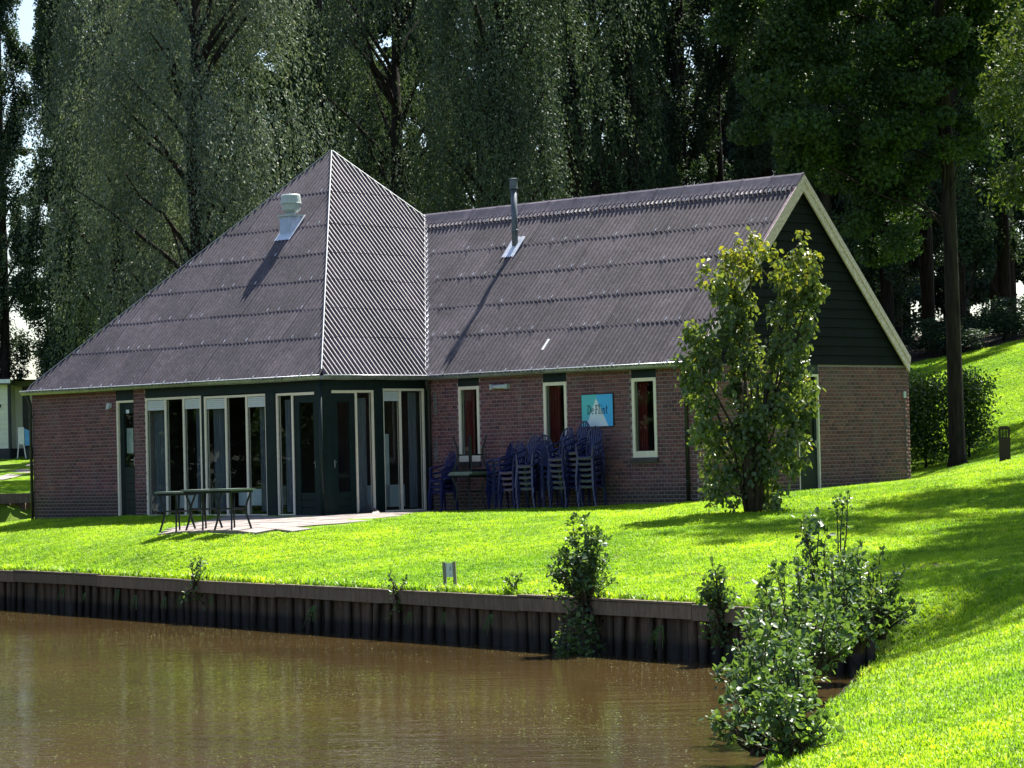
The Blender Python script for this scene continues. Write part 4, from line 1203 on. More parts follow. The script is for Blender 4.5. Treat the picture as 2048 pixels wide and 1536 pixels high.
def chair_meshes():
    W, D = .145, .15                      # half width, half depth
    seat = MB()
    nx_, ny_ = 6, 6
    for i in range(nx_):
        for j in range(ny_):
            f = lambda a, b: (-W + 2 * W * a / nx_, -D + 2 * D * b / ny_, .40 - .022 * math.sin(math.pi * a / nx_) * (.5 + .5 * math.sin(math.pi * b / ny_)) - .02 * b / ny_)
            seat.quad(f(i, j), f(i + 1, j), f(i + 1, j + 1), f(i, j + 1))
    for i in range(nx_):                  # rolled front apron
        x0, x1 = -W + 2 * W * i / nx_, -W + 2 * W * (i + 1) / nx_
        z0 = .40 - .011 * math.sin(math.pi * i / nx_); z1 = .40 - .011 * math.sin(math.pi * (i + 1) / nx_)
        seat.quad((x0, -D, z0), (x1, -D, z1), (x1, -D - .022, z1 - .012), (x0, -D - .022, z0 - .012)); seat.quad((x0, -D - .022, z0 - .012), (x1, -D - .022, z1 - .012), (x1, -D - .018, z1 - .055), (x0, -D - .018, z0 - .055))
    for sx in (-1, 1): seat.quad((sx * W, -D, .40), (sx * W, D, .38), (sx * (W + .008), D, .34), (sx * (W + .008), -D, .35))
    legs = []
    for sx in (-1, 1):
        for sy in (-1, 1):
            m = MB(); x, y = sx * (W - .005), sy * (D - .01); xo, yo = sx * (W + .022), sy * (D + .045)
            w = .022
            m.hexa([(xo - w * .6, yo - .012, 0), (xo + w * .6, yo - .012, 0), (xo + w * .6, yo + .012, 0), (xo - w * .6, yo + .012, 0), (x - w, y - .018, .385), (x + w, y - .018, .385), (x + w, y + .018, .385), (x - w, y + .018, .385)])
            if sy < 0:                     # front post carries the arm
                m.hexa([(x - w * .7, y - .018, .385), (x + w * .7, y - .018, .385), (x + w * .7, y + .012, .385), (x - w * .7, y + .012, .385),
                        (sx * (W + .018) - .015, y - .012, .58), (sx * (W + .018) + .015, y - .012, .58), (sx * (W + .018) + .015, y + .02, .58), (sx * (W + .018) - .015, y + .02, .58)])
            legs.append(m.mesh('leg', M['plastic']))
    back = MB()
    def B(x, z): return (x, D - .02 + (z - .38) * .30, z)
    outline = [(-W * .92, .39)] + [(-W * 1.0 * math.cos(t) if t < math.pi / 2 else -W * math.cos(t), .62 + .26 * math.sin(t)) for t in np.linspace(0, math.pi, 13)] + [(W * .92, .39)]
    for (a, b) in zip(outline[:-1], outline[1:]): back.tube([B(*a), B(*b)], .0125, 6)
    for i in range(6):                    # fanned slats
        t = (i - 2.5) / 2.5
        xa, xb = t * W * .52, t * W * .80; zt = .62 + .25 * math.sqrt(max(0, 1 - (t * .80) ** 2))
        w = .0115
        for (x0, z0, x1, z1) in ((xa, .37, (xa + xb) / 2, .62), ((xa + xb) / 2, .62, xb, zt)):
            p = [B(x0 - w, z0), B(x0 + w, z0), B(x1 + w, z1), B(x1 - w, z1)]; back.prism(p, (0, .008, 0))
    back.prism([B(-W * .9, .37), B(W * .9, .37), B(W * .9, .43), B(-W * .9, .43)], (0, .012, 0))
    arms = []
    for sx in (-1, 1):
        m = MB(); m.tube([(sx * (W + .016), -D - .005, .565), (sx * (W + .026), -D + .03, .592), (sx * (W + .030), 0, .600), (sx * (W + .018), D * .8, .625), B(sx * W * .98, .655)], [.015, .019, .019, .016, .012], 6)
        arms.append(m.mesh('armrest', M['plastic'], True))
    return seat.mesh('seat', M['plastic']), back.mesh('backrest', M['plastic']), legs, arms
CM = chair_meshes()
def chair(loc, rot, label):
    c = empty('plastic_armchair', loc, rot[2]); c.rotation_euler = rot; tag(c, label, 'chair', 'navy plastic armchairs stacked against the wall')
    link_mesh('seat', CM[0], c); link_mesh('backrest', CM[1], c)
    for l in CM[2]: link_mesh('leg', l, c)
    for a in CM[3]: link_mesh('armrest', a, c)
ORD = ['lowest', 'second', 'third', 'fourth', 'fifth', 'sixth', 'seventh', 'eighth']
stacks = [(.88, 2.08, 3, -.05, 'short stack left of the upturned table'),
          (2.20, 2.22, 4, -.45, 'stack just right of the upturned table'),
          (2.53, 2.20, 4, .10, 'stack second to the right of the upturned table'),
          (2.98, 2.16, 5, .28, 'stack below and left of the middle window'),
          (3.31, 2.30, 5, .95, 'sideways stack under the middle window'),
          (3.79, 2.14, 6, .15, 'front stack left of the sign'),
          (4.05, 2.28, 7, .10, 'tallest stack at the left edge of the sign'),
          (4.42, 2.16, 6, .22, 'rightmost stack below the sign')]
for (X, Y, n, a, where) in stacks:
    w = b2w(X, Y); z0 = gz(w[0], w[1]) - .01
    lean = random.uniform(-.02, .02)
    for k in range(n):
        off = k * .012
        loc = (w[0] - BV[0] * off + random.uniform(-.006, .006) + lean * k * .1, w[1] - BV[1] * off + random.uniform(-.006, .006), z0 + k * .098)
        pos = 'topmost' if k == n - 1 else ORD[k] + (' from bottom' if k else '')
        chair(loc, (random.uniform(-.015, .015) + .01 * k, random.uniform(-.015, .015), BYAW + a + random.uniform(-.04, .04)), f'navy armchair, {pos} in the {where}')

# folded tarp wedge by the door
w = b2w(.12, .95); z = gz(w[0], w[1])
m = MB(); m.add([(-.17, -.12, 0), (.2, -.1, 0), (.22, .1, 0), (-.15, .12, 0), (-.03, -.01, .17), (.03, .03, .15), (.12, .0, .05)], [(0, 1, 6, 4), (1, 2, 6), (2, 3, 5), (3, 0, 4), (4, 6, 5), (3, 4, 5), (2, 5, 6)])
o = m.build('doorstop_tarp', M['pipe_dark']); o.location = (w[0], w[1], z + .02); o.rotation_euler = (0, 0, BYAW); tag(o, 'small crumpled black tarp lying at the foot of the door', 'tarp')

# information post on the lawn edge
def post_sign():
    x, y = -.86, 37.05; z = gz(x, y)
    t = empty('post_sign', (x, y, z - .02), BYAW + .55); t.rotation_euler = (R(-1.5), R(-2.2), BYAW + .6); tag(t, 'grey notice panel between two short wooden posts at the pond edge', 'sign')
    for sx in (-1, 1):
        m = MB(); m.box(sx * .066 - .020, sx * .066 + .020, -.02, .02, -.1, .36); m.build('post', M['post_wood'], t)
    m = MB(); m.box(-.046, .046, -.012, .0, .165, .345); m.build('panel', M['grey_panel'], t)
    m = MB(); m.box(.006, .018, -.014, -.0125, .25, .30); m.box(.002, .012, -.014, -.0125, .18, .20); m.build('panel_mark', M['flue'], t)
post_sign()

# bollard lamp
def bollard():
    x, y = 8.60, 50.0; z = gz(x, y)
    t = empty('bollard_lamp', (x, y, z), -.17); tag(t, 'dark brown bollard lamp with slotted head on the grass', 'bollard lamp')
    m = MB(); r = .098; m.box(-r, r, -r, r, -.1, .44); m.build('post', M['bollard'], t)
    m = MB()
    for a in (-1, 1):
        for b in (-1, 1): m.box(a * .08 - .018, a * .08 + .018, b * .08 - .018, b * .08 + .018, .44, .57)
    for a in (-.030, .030):
        for b in (-.085, .085): m.box(a - .010, a + .010, b - .01, b + .01, .44, .57)
    m.build('slotted_head', M['bollard'], t)
    m = MB(); m.box(-r, r, -r, r, .571, .62); m.box(-.07, .07, -.07, .07, .62, .634); m.build('cap', M['bollard'], t)
bollard()

# chalet far left
def chalet():
    z0 = 1.35
    t = empty('chalet', (-16.8, 95.2, z0)); tag(t, 'white clad holiday chalet with dark plinth at the far left', 'building')
    m = MB(); m.box(-9, 0, 0, 6, .33, 2.46); m.box(0, 4.0, 1.2, 6, .33, 2.46); m.build('wall', M['chalet'], t)
    for k in range(13):
        b = MB(); b.hexa([(-9, -.035, .33 + k * .164), (-.03, -.035, .33 + k * .164), (-.03, -.002, .33 + k * .164), (-9, -.002, .33 + k * .164),
                          (-9, -.012, .33 + k * .164 + .160), (-.03, -.012, .33 + k * .164 + .160), (-.03, -.002, .33 + k * .164 + .160), (-9, -.002, .33 + k * .164 + .160)]); b.build('cladding_board', M['chalet'], t)
    m = MB(); m.box(-9, .02, -.04, 6, -.6, .328); m.box(.022, 4.0, 1.14, 6, -.6, .328); m.build('plinth', M['chalet_dark'], t)
    m = MB(); m.box(-.028, .06, -.05, .10, .33, 2.46); m.build('corner_trim', M['chalet_dark'], t)
    m = MB(); m.box(.70, .95, 1.12, 1.19, .33, 2.40); m.build('door', M['chalet_dark'], t)
    m = MB(); m.box(.26, .50, 1.14, 1.195, .33, 2.40); m.build('glazing', M['pipe_dark'], t)
    m = MB(); m.box(-1.2, -.36, -.06, -.036, .9, 2.1); w = m.build('window', M['pipe_dark'], t)
    m = MB(); m.box(-9.4, .12, -.3, 6.3, 2.46, 2.60); m.box(.122, 4.2, .5, 6.3, 2.42, 2.58); r_ = m.build('roof', M['chalet_roof'], t)
    m = MB(); m.hexa([(-9.4, -.34, 2.50), (.12, -.34, 2.50), (.12, -.301, 2.50), (-9.4, -.301, 2.50), (-9.4, -.34, 2.63), (.12, -.34, 2.63), (.12, -.301, 2.63), (-9.4, -.301, 2.63)]); m.build('fascia', M['zinc_bright'], r_)
    m = MB(); m.add([(-9.4, -.3, 2.605), (.12, -.3, 2.605), (4.2, 1, 2.605), (4.2, 6.3, 2.72), (-9.4, 6.3, 2.72)], [(0, 1, 2, 3, 4)]); m.build('roof_felt', M['chalet_roof'], r_)
    m = MB(); m.box(-.31, -.25, -.06, -.036, 1.7, 1.8); m.build('house_number', M['chalet_dark'], t)
    c = empty('deck_chair', (-16.28, 94.9, z0 - .0), .2); tag(c, 'folded white deck chair with a blue towel leaning on the chalet', 'deck chair')
    m = MB(); m.hexa([(-.18, -.12, .45), (.02, -.12, .45), (.02, -.07, .45), (-.18, -.07, .45), (-.18, .1, 1.02), (.02, .1, 1.02), (.02, .15, 1.02), (-.18, .15, 1.02)]); m.build('frame', M['chalet'], c)
    m = MB(); m.hexa([(.04, -.10, .40), (.26, -.10, .42), (.26, -.03, .42), (.04, -.03, .40), (.03, .06, .98), (.20, .06, .90), (.2, .12, .90), (.03, .12, .98)]); m.build('towel', M['blue_cloth'], c)
    m = MB(); m.tube([(-.16, -.1, .5), (-.22, -.3, -.02)], .02, 6); m.tube([(0, -.1, .45), (.06, -.3, -.02)], .02, 6); m.build('legs', M['chalet'], c)
    c = empty('storage_crate', (-15.95, 95.1, z0 - .05), 0); tag(c, 'low dark storage crate beside the chalet door', 'crate')
    m = MB()
    for k in range(4): m.box(-.3, .35, -.25, .25, k * .085, k * .085 + .075)
    m.build('crate_boards', M['chalet_dark'], c)
chalet()

# ------------------------------------------------------------------ foliage
def unit(v): return v / np.maximum(1e-9, np.linalg.norm(v, axis=-1, keepdims=True))
def leaves(name, C, axis, nrm, L, W, mat, oval=False, fold=.18, attr=None):
    """C centres; axis, nrm directions (n,3); L, W arrays"""
    n = len(C); axis = unit(axis); side = unit(np.cross(axis, nrm)); up = np.cross(side, axis)
    L = np.broadcast_to(L, n)[:, None]; W = np.broadcast_to(W, n)[:, None]
    if oval:
        V = np.stack([C - axis * L * .5, C - axis * L * .12 + side * W * .5 + up * W * fold, C + axis * L * .25 + side * W * .38 + up * W * fold * .7, C + axis * L * .5 - up * L * .06,
                      C + axis * L * .25 - side * W * .38 + up * W * fold * .7, C - axis * L * .12 - side * W * .5 + up * W * fold], 1).reshape(-1, 3)
        b = np.arange(n)[:, None] * 6
        Q = np.concatenate([b + np.array([[0, 1, 2, 3]]), b + np.array([[0, 3, 4, 5]])], 0)
        k = 6
    else:
        V = np.stack([C - axis * L * .5, C + side * W * .5 + up * W * fold, C + axis * L * .5, C - side * W * .5 + up * W * fold], 1).reshape(-1, 3)
        Q = np.arange(n * 4).reshape(n, 4); k = 4
    me = np_mesh(name, V, Q, mat)
    if attr is not None: set_attr(me, attr[0], np.repeat(attr[1], k))
    return me

def rnd(n, s=1.0): return rng.normal(0, s, (n, 3))
def ellipsoid_pts(n, c, r, shell=.5):
    d = unit(rnd(n)); u = rng.random(n) ** shell
    return np.array(c) + d * u[:, None] * np.array(r), d

def limb_tubes(m, base, tips, r0, bend=.25, mid=3, taper=.25):
    for t in tips:
        b = Vector(base(t) if callable(base) else base); t = Vector(t); pts = []
        for i in range(mid + 2):
            s = i / (mid + 1); p = b.lerp(t, s); p.z += bend * (t - b).length * s * (1 - s) * -.4
            pts.append(p + Vector((random.uniform(-1, 1), random.uniform(-1, 1), random.uniform(-1, 1))) * .03 * (t - b).length * (0 < i < mid + 1))
        m.tube(pts, [r0 * (1 - (1 - taper) * i / (mid + 1)) for i in range(mid + 2)], 6, False)

# --- crown kinds; every kind returns (trunk mesh, crown mesh), base at z = 0
def kind_poplar(seed, H=19, rad=1.35, n=72000, mat='poplar', low=2.2, leaf=.115):
    global rng; rng = np.random.default_rng(seed); random.seed(seed)
    tr = MB(); lean = [(0, 0, -.3), (.05, .03, H * .3), (.12 * random.uniform(-1, 1), .1, H * .62), (.1, -.1, H * .97)]
    tr.tube(lean, [.21, .17, .11, .02], 8)
    C = []; Dn = []
    nc = 64
    for k in range(nc):
        z = low + (H - low) * ((k + random.random()) / nc) ** .92
        f = (z - low) / (H - low); rr = rad * (.45 + .55 * math.sin(math.pi * min(1, f * .85 + .22))) * random.uniform(.35, 1.1)
        a = random.random() * 6.28
        cx_, cy_ = rr * math.cos(a) * .75, rr * math.sin(a) * .75
        w = random.uniform(.28, .62)
        p, d = ellipsoid_pts(int(n / nc * random.uniform(.4, 1.6)), (cx_, cy_, z), (w, w, random.uniform(.6, 1.25)), .6)
        C.append(p); Dn.append(d)
        if k % 2 == 0:
            limb_tubes(tr, (0, 0, max(.5, z - 1.6)), [(cx_, cy_, z + .4)], .035 + .03 * (1 - f), .1, 2)
    C = np.concatenate(C); Dn = np.concatenate(Dn); m = len(C)
    ax = unit(rnd(m, .7) + np.array([0, 0, -.5])); nr = unit(Dn * .6 + rnd(m, .6) + np.array([0, 0, .1]))
    return tr.mesh('trunk', M['bark'], True), leaves('crown', C, ax, nr, leaf * rng.uniform(.6, 1.25, m), leaf * .62 * rng.uniform(.6, 1.2, m), M[mat])

def kind_willow(seed, H=16, rx=3.3, n_str=900, mat='willow', low=4.0, leaf=.105, wide=.42, strand=(1.0, 3.2), sparse=1.0):
    global rng; rng = np.random.default_rng(seed); random.seed(seed)
    tr = MB(); tr.tube([(0, 0, -.4), (.1, 0, H * .25), (-.1, .1, H * .5), (.1, 0, H * .8)], [.34, .27, .18, .05], 9)
    tips = []
    for k in range(46):
        z = low + .6 + (H - low) * ((k + random.random()) / 46)
        f = (z - low) / (H - low); rr = rx * (.35 + .65 * math.sin(math.pi * min(1, .18 + f * .78))) * random.uniform(.35, 1.0); a = random.random() * 6.28
        tips.append((rr * math.cos(a), rr * math.sin(a), z))
    limb_tubes(tr, lambda t: (0, 0, max(1.5, t[2] - 2.5)), tips, .075, -.5, 3)
    T = np.array(tips); C = []; Ax = []
    for s in range(n_str):
        t = T[rng.integers(len(T))]; st = t * np.array([rng.uniform(.45, 1.12), rng.uniform(.45, 1.12), 1]) + rng.normal(0, .38, 3)
        Ls = rng.uniform(*strand); nl = int(Ls / .042 * sparse)
        q = np.linspace(0, 1, nl); drift = rng.normal(0, .16, 2)
        out = unit(np.array([[st[0], st[1], 0.001]]))[0]
        px = st[0] + out[0] * .35 * np.sin(q * 1.4) + drift[0] * q ** 1.4; py = st[1] + out[1] * .35 * np.sin(q * 1.4) + drift[1] * q ** 1.4
        pz = st[2] + .12 * np.sin(q * 3) - Ls * q ** 1.15
        P = np.stack([px, py, pz], 1) + rng.normal(0, .06, (nl, 3)); C.append(P)
        Ax.append(np.tile([drift[0] * .4 + out[0] * .3, drift[1] * .4 + out[1] * .3, -1.0], (nl, 1)))
    C = np.concatenate(C); Ax = np.concatenate(Ax); m = len(C)
    ax = unit(Ax + rnd(m, .42)); nr = unit(rnd(m, .8) + np.array([0, 0, .05]) + unit(C * np.array([1, 1, 0]) + 1e-6) * .6)
    return tr.mesh('trunk', M['bark'], True), leaves('crown', C, ax, nr, leaf * rng.uniform(.6, 1.3, m), leaf * wide * rng.uniform(.7, 1.2, m), M[mat])

def kind_broad(seed, clumps, n=26000, mat='oak', leaf=.17, trunk=None, limbs=True, wide=.65, droop=.3):
    """clumps: (x, y, z, rx, ry, rz)"""
    global rng; rng = np.random.default_rng(seed); random.seed(seed)
    tr = MB(); tr.tube(*trunk)
    C, Dn = [], []; vol = np.array([c[3] * c[4] * c[5] for c in clumps]) ** .72; vol /= vol.sum()
    sub = []
    for c, v in zip(clumps, vol):
        k = max(3, int(v * 210))
        p, _ = ellipsoid_pts(k, c[:3], c[3:], .42)
        for q in p: sub.append((q, v / k))
        if limbs and c[2] > 6.2 or c[5] > 2.2: limb_tubes(tr, lambda t: (trunk[0][-1][0] * min(1, t[2] / trunk[0][-1][2]), trunk[0][-1][1] * min(1, t[2] / trunk[0][-1][2]), max(1, min(trunk[0][-1][2], t[2] - 1.5))), [c[:3]] + [tuple(x) for x in p[:1]], .028, .2, 3)
    for q, w in sub:
        k = int(n * w * random.uniform(.5, 1.5)); r_ = random.uniform(.28, .6)
        p, d = ellipsoid_pts(k, q, (r_, r_, r_ * random.uniform(.55, .95)), .5); C.append(p); Dn.append(d)
    C = np.concatenate(C); Dn = np.concatenate(Dn); m = len(C)
    ax = unit(rnd(m, .7) + Dn * .4 + np.array([0, 0, -droop])); nr = unit(Dn * .5 + rnd(m, .55) + np.array([0, 0, .55]))
    return tr.mesh('trunk', M['bark'], True), leaves('crown', C, ax, nr, leaf * rng.uniform(.6, 1.25, m), leaf * wide * rng.uniform(.6, 1.2, m), M[mat])

def place_tree(name, kind, x, y, label, group=None, rz=0.0, sc=1.0, sz=None, dz=0.0, cat='tree'):
    t = empty(name, (x, y, gz(x, y) + dz), rz); t.scale = (sc, sc, sz or sc); tag(t, label, cat, group)
    link_mesh('trunk', kind[0], t); link_mesh('crown', kind[1], t)
    return t

pop = [kind_poplar(11, 19.5, 1.8), kind_poplar(12, 20.5, 2.1, 84000), kind_poplar(13, 18.5, 1.45, 48000, low=1.2)]
pop_bare = kind_poplar(14, 20, 1.8, 52000, low=5.5)
wil = kind_willow(21, 16.5, 3.3, 1900)
bir = kind_willow(22, 17.5, 2.5, 1000, 'birch', 4.6, .10, .5, (1.4, 4.4), 1.1)
wil2 = kind_willow(23, 16, 2.7, 1150, 'birch', 4.0, .105, .5, (.8, 2.2))

place_tree('willow_tree', wil, -7.75, 71.5, 'large grey-green willow rising behind the left slope of the hipped roof', None, .4)
place_tree('willow_tree', wil, -10.6, 77.5, 'paler willow half hidden left of the large willow', None, 2.6, .92)
place_tree('weeping_birch', bir, -.15, 76.5, 'weeping birch with hanging strands behind the valley between the roofs', None, 1.1)
place_tree('willow_tree', wil2, -3.0, 79.5, 'dull green tree with drooping boughs just behind the roof apex', None, 2.0)
place_tree('willow_tree', wil2, 1.9, 80.5, 'drooping tree behind the ridge, right of the weeping birch', None, 3.4, 1.0)
back = [(-17.6, 99, 0, 'leftmost tall poplar behind the chalet'), (-16.2, 103, 2, 'thin poplar behind the chalet roof edge'), (-15.1, 98, 2, 'slim poplar with sky gaps right of the chalet'),
        (-13.7, 101, 1, 'tall poplar left of the big willow'), (-12.2, 104, 2, 'thin dark poplar half hidden by the big willow'), (-10.8, 97, 0, 'dark poplar behind the left edge of the big willow'),
        (-8.6, 96, 1, 'dark poplar directly behind the big willow'), (-6.3, 94, 0, 'dark poplar right of the big willow'), (-4.6, 97, 1, 'dark poplar left of the roof apex'),
        (-2.4, 95, 0, 'dark poplar right of the roof apex'), (-.9, 92, 1, 'dark poplar behind the weeping birch'), (1.2, 94, 0, 'dark poplar behind the flue pipe'),
        (2.9, 90, 1, 'dark poplar right of the flue pipe'), (4.2, 92, 2, 'slim poplar over the middle of the ridge'), (5.3, 87, 0, 'dark poplar over the right half of the ridge'),
        (6.7, 90, 2, 'slim dark poplar left of the gable peak'), (7.9, 86, 1, 'dark poplar right behind the gable peak'), (9.6, 89, 0, 'dark poplar right of the gable peak'),
        (11.2, 83, 2, 'slim poplar behind the large right-hand tree'), (12.6, 86, 1, 'poplar on the hill behind the leaning trunk'), (14.0, 82, 0, 'poplar at the right edge of the wood'), (15.4, 88, 2, 'rightmost thin poplar of the wood'),
        (3.6, 82, 2, 'thin leafy poplar nearest behind the ridge'), (-5.4, 84, 2, 'slim poplar between the willow and the roof apex')]
for i, (x, y, k, lab) in enumerate(back):
    place_tree('poplar_tree', pop_bare if x > 8.5 and k != 1 else pop[k], x, y, lab, 'poplars in the wood behind the clubhouse', i * 1.7, 1.0 + .06 * ((i * 7) % 5 - 2) / 2)

# dense rear row that closes the wood
elm = kind_broad(35, [(0, 0, z, 2.3, 1.6, 2.0) for z in (1.5, 4.5, 7.5, 10.5, 13.5)] + [(1.2, 0, 6, 1.8, 1.4, 2), (-1.2, 0, 9, 1.8, 1.4, 2), (.6, 0, 12, 1.9, 1.4, 2), (-.7, 0, 16, 1.9, 1.4, 2), (.6, 0, 17.5, 1.6, 1.4, 2)],
                 60000, 'poplar', .18, ([(0, 0, -.5), (.1, 0, 8), (0, .1, 16)], [.22, .16, .05], 8), droop=.4)
rear = [(-16.4, 'behind the slim poplars far left'), (-13.6, 'left of the big willow'), (-11.0, 'above the left hip'), (-8.2, 'behind the big willow on its left'), (-5.2, 'behind the big willow on its right'), (-2.6, 'over the roof apex'), (.2, 'behind the weeping birch'), (3.0, 'right of the flue pipe'),
        (5.8, 'over the right half of the ridge'), (8.4, 'left of the gable peak'), (11.2, 'right of the gable peak'), (14.0, 'above the bare trunk'), (16.6, 'above the bollard'), (19.4, 'at the right edge'), (9.8, 'just right of the gable peak'), (12.6, 'left of the bare trunk'), (15.3, 'right of the bare trunk'), (18.0, 'near the right edge')]
for i, (x, w) in enumerate(rear):
    place_tree('dense_tree', elm, x, 108 + 2.5 * (i % 3), 'dense dark rear-row tree ' + w, 'rear row of the wood', i * 1.9, 1.0, .62 if x < -15 else 1.0 + .05 * (i % 3))
# large tree right of the gable
bigR = kind_broad(31, [(-2.6, -0.2, 7.45, 1.7, 1.6, 1.58), (-1.2, 0.2, 8.82, 2.0, 1.8, 1.44), (-3.0, 0.0, 9.56, 1.7, 1.5, 1.37), (0.3, 0, 10.12, 2.0, 1.8, 1.44), (-2.2, 0.4, 5.72, 1.35, 1.3, 1.22), (-0.9, -0.3, 6.46, 1.4, 1.4, 1.37), (-0.2, 0.3, 7.7, 1.4, 1.4, 1.15), (-3.3, 0.3, 8.32, 1.0, 1.2, 0.86), (-1.6, 0.3, 4.6, 0.9, 1.0, 0.79), (-0.9, 0.5, 5.1, 0.7, 0.9, 0.86), (0.7, 0.6, 8.44, 1.0, 1.2, 1.3), (-3.0, 0, 6.34, 0.7, 0.9, 0.86), (-1.5, 0, 11.05, 2.5, 2, 1.08), (-0.3, -0.9, 6.83, 0.8, 0.5, 0.86), (-0.1, -0.9, 8.2, 1.0, 0.6, 0.86), (-0.3, -0.8, 9.68, 1.2, 0.7, 1.01), (0.5, -0.6, 6.09, 0.5, 0.4, 0.58)],
                    130000, 'oak', .108, ([(0, 0, -.3), (0, 0, .25), (-.01, 0, 2.5), (-.03, 0, 6.0), (-.08, .1, 8.5), (-.2, 0, 11)], [.27, .165, .148, .135, .10, .04], 10))
place_tree('broadleaf_tree', bigR, 8.70, 56.0, 'large leafy tree with bare trunk standing right of the gable', None, 0)
edge = kind_broad(32, [(-1.75, 0, 8.2, 1.15, 1, 1.0), (-1.6, 0, 6.9, 1.0, .9, .8), (-1.5, 0, 5.6, .85, .8, .8), (-1.35, 0, 4.5, .7, .7, .5), (-2.2, 0, 8.8, 1.0, 1.4, 1.0), (-2.2, .2, 11.4, 1.5, 1.5, 1.6), (-1.8, 0, 6.0, 1.0, 1.2, 1.2), (-1.0, 0, 13, 2.2, 1.8, 1.6), (.3, 0, 10.0, 2.0, 2, 2.0), (-1.6, 0, 4.3, .7, .9, .8), (.5, .0, 7, 1.6, 1.6, 1.5), (1.8, .3, 9, 1.6, 1.5, 2)],
                   42000, 'robinia', .105, ([(0, 0, -.5), (.05, 0, 4), (-.1, .1, 8), (0, 0, 12)], [.2, .16, .12, .04], 8), wide=.5, droop=.5)
place_tree('broadleaf_tree', edge, 10.35, 46.5, 'pale green tree reaching into the right edge of the picture', None, 0)
# neighbours off to the right that shade the lawn
side = kind_broad(33, [(0, 0, 7, 2.2, 2.2, 1.6), (-1.2, .4, 9.5, 2, 2, 1.6), (1.2, -.5, 10, 2, 2, 1.7), (0, 0, 12.5, 2, 2, 1.8)], 24000, 'oak', .12, ([(0, 0, -.5), (.1, 0, 5), (0, .1, 11)], [.25, .18, .06], 8))
for i, (x, y, sc, lab) in enumerate([(14.6, 49.0, 1.0, 'shade tree beyond the right edge, behind the pale tree'), (10.4, 41.0, .95, 'shade tree beyond the right edge, level with the lawn shrub'),
                                     (9.5, 35.2, .92, 'shade tree beyond the right edge, above the grassy bank'), (17.5, 56, 1.05, 'shade tree beyond the right edge on the hill'), (10.2, 30.5, .75, 'shade tree beyond the right edge before the bank'), (9.9, 37.9, .86, 'shade tree beyond the right edge between two others above the bank'), (11.6, 44.0, .95, 'shade tree beyond the right edge just before the pale tree'), (12.6, 62.5, 1.0, 'shade tree beyond the right edge, behind the bare trunk'), (14.0, 35.5, 1.0, 'shade tree beyond the right edge, set back on the bank')]):
    place_tree('broadleaf_tree', side, x, y, lab, 'trees beyond the right edge', i * 1.3, sc)
# thicket across the pond to the left, mirrored in the windows
opp = kind_broad(36, [(0, 0, z, 2.6, 1.8, 1.5) for z in (.9, 2.6, 4.4, 6.4)] + [(1.4, .2, 3.5, 1.6, 1.4, 1.6), (-1.4, 0, 4.5, 1.6, 1.4, 1.6), (0, 0, 8.5, 1.8, 1.5, 1.3)], 40000, 'oak', .16, ([(0, 0, -.5), (0, 0, 7)], [.2, .05], 7))
WORDS = ['nearest the camera', 'second', 'third', 'fourth', 'fifth', 'sixth', 'seventh', 'eighth', 'ninth', 'farthest']
for i in range(10):
    x, y = -31 - 2.6 * (i % 2), 36 + i * 2.6
    t = place_tree('thicket_tree', opp, x, y, 'tree in the row across the pond on the left, ' + (WORDS[i] if i in (0, 9) else WORDS[i] + ' from the camera'), 'trees across the pond', i * 2.1, 1.0 + .1 * (i % 3))
    t.location.z = ZW + .3
# undergrowth along the crest
under = kind_broad(41, [(0, 0, 1.0, 1.1, .8, .9), (.9, .1, .8, .9, .7, .7), (-.9, .1, .9, .9, .7, .8), (.2, .2, 1.9, .8, .7, .8)], 6000, 'poplar', .12, ([(0, 0, -.2), (0, 0, .8)], [.05, .02], 6))
ub = [(7.6, 74.4), (9.6, 74.2), (11.3, 74.3), (12.9, 74.6), (14.4, 75.0), (-13.3, 93.5), (-11.6, 92.5), (-15.0, 97.5), (-9.9, 90)]
un = ['behind the gable rake end', 'on the crest left of the bare trunk', 'on the crest behind the bare trunk', 'on the crest above the bollard', 'at the right edge of the crest',
      'right of the chalet', 'at the foot of the left hip', 'behind the chalet roof', 'hidden below the willow']
for i, (x, y) in enumerate(ub):
    place_tree('undergrowth_bush', under, x, y, 'dark undergrowth bush ' + un[i], 'undergrowth at the edge of the wood', i * 1.1, random.uniform(.7, .9), random.uniform(.3, .5), cat='bush')
for i, (x, y, lab) in enumerate([(8.6, 77.5, 'leafy poplar at the wood edge behind the gable rake'), (10.4, 78.5, 'leafy poplar at the wood edge left of the bare trunk'), (12.2, 77.5, 'leafy poplar at the wood edge right of the bare trunk'), (13.7, 79.0, 'leafy poplar at the wood edge above the bollard'), (15.2, 78.0, 'leafy poplar at the wood edge by the right margin')]):
    place_tree('poplar_tree', pop[i % 2 + 1 if i != 3 else 0], x, y, lab, 'poplars at the wood edge', i * 2.3, .9)
# hedge shrubs beside the gable wall
hed = kind_broad(42, [(0, 0, .55, .52, .45, .5), (0, 0, 1.05, .5, .45, .42), (.1, 0, 1.4, .45, .4, .3), (-.25, 0, 1.5, .25, .3, .35), (.3, 0, 1.5, .25, .3, .35)], 6500, 'hedge', .075, ([(0, 0, -.2), (0, 0, .5)], [.04, .02], 6))
for i, (x, y, s, lab) in enumerate([(7.85, 57.5, 1.0, 'tall hedge shrub against the right corner of the gable wall'), (8.35, 57.9, 1.02, 'hedge shrub just left of the bare trunk'), (9.25, 58.0, .95, 'hedge shrub just right of the bare trunk')]):
    place_tree('hedge_shrub', hed, x, y, lab, 'hedge beside the gable', i * 2.0, s, s * 1.02, cat='shrub')

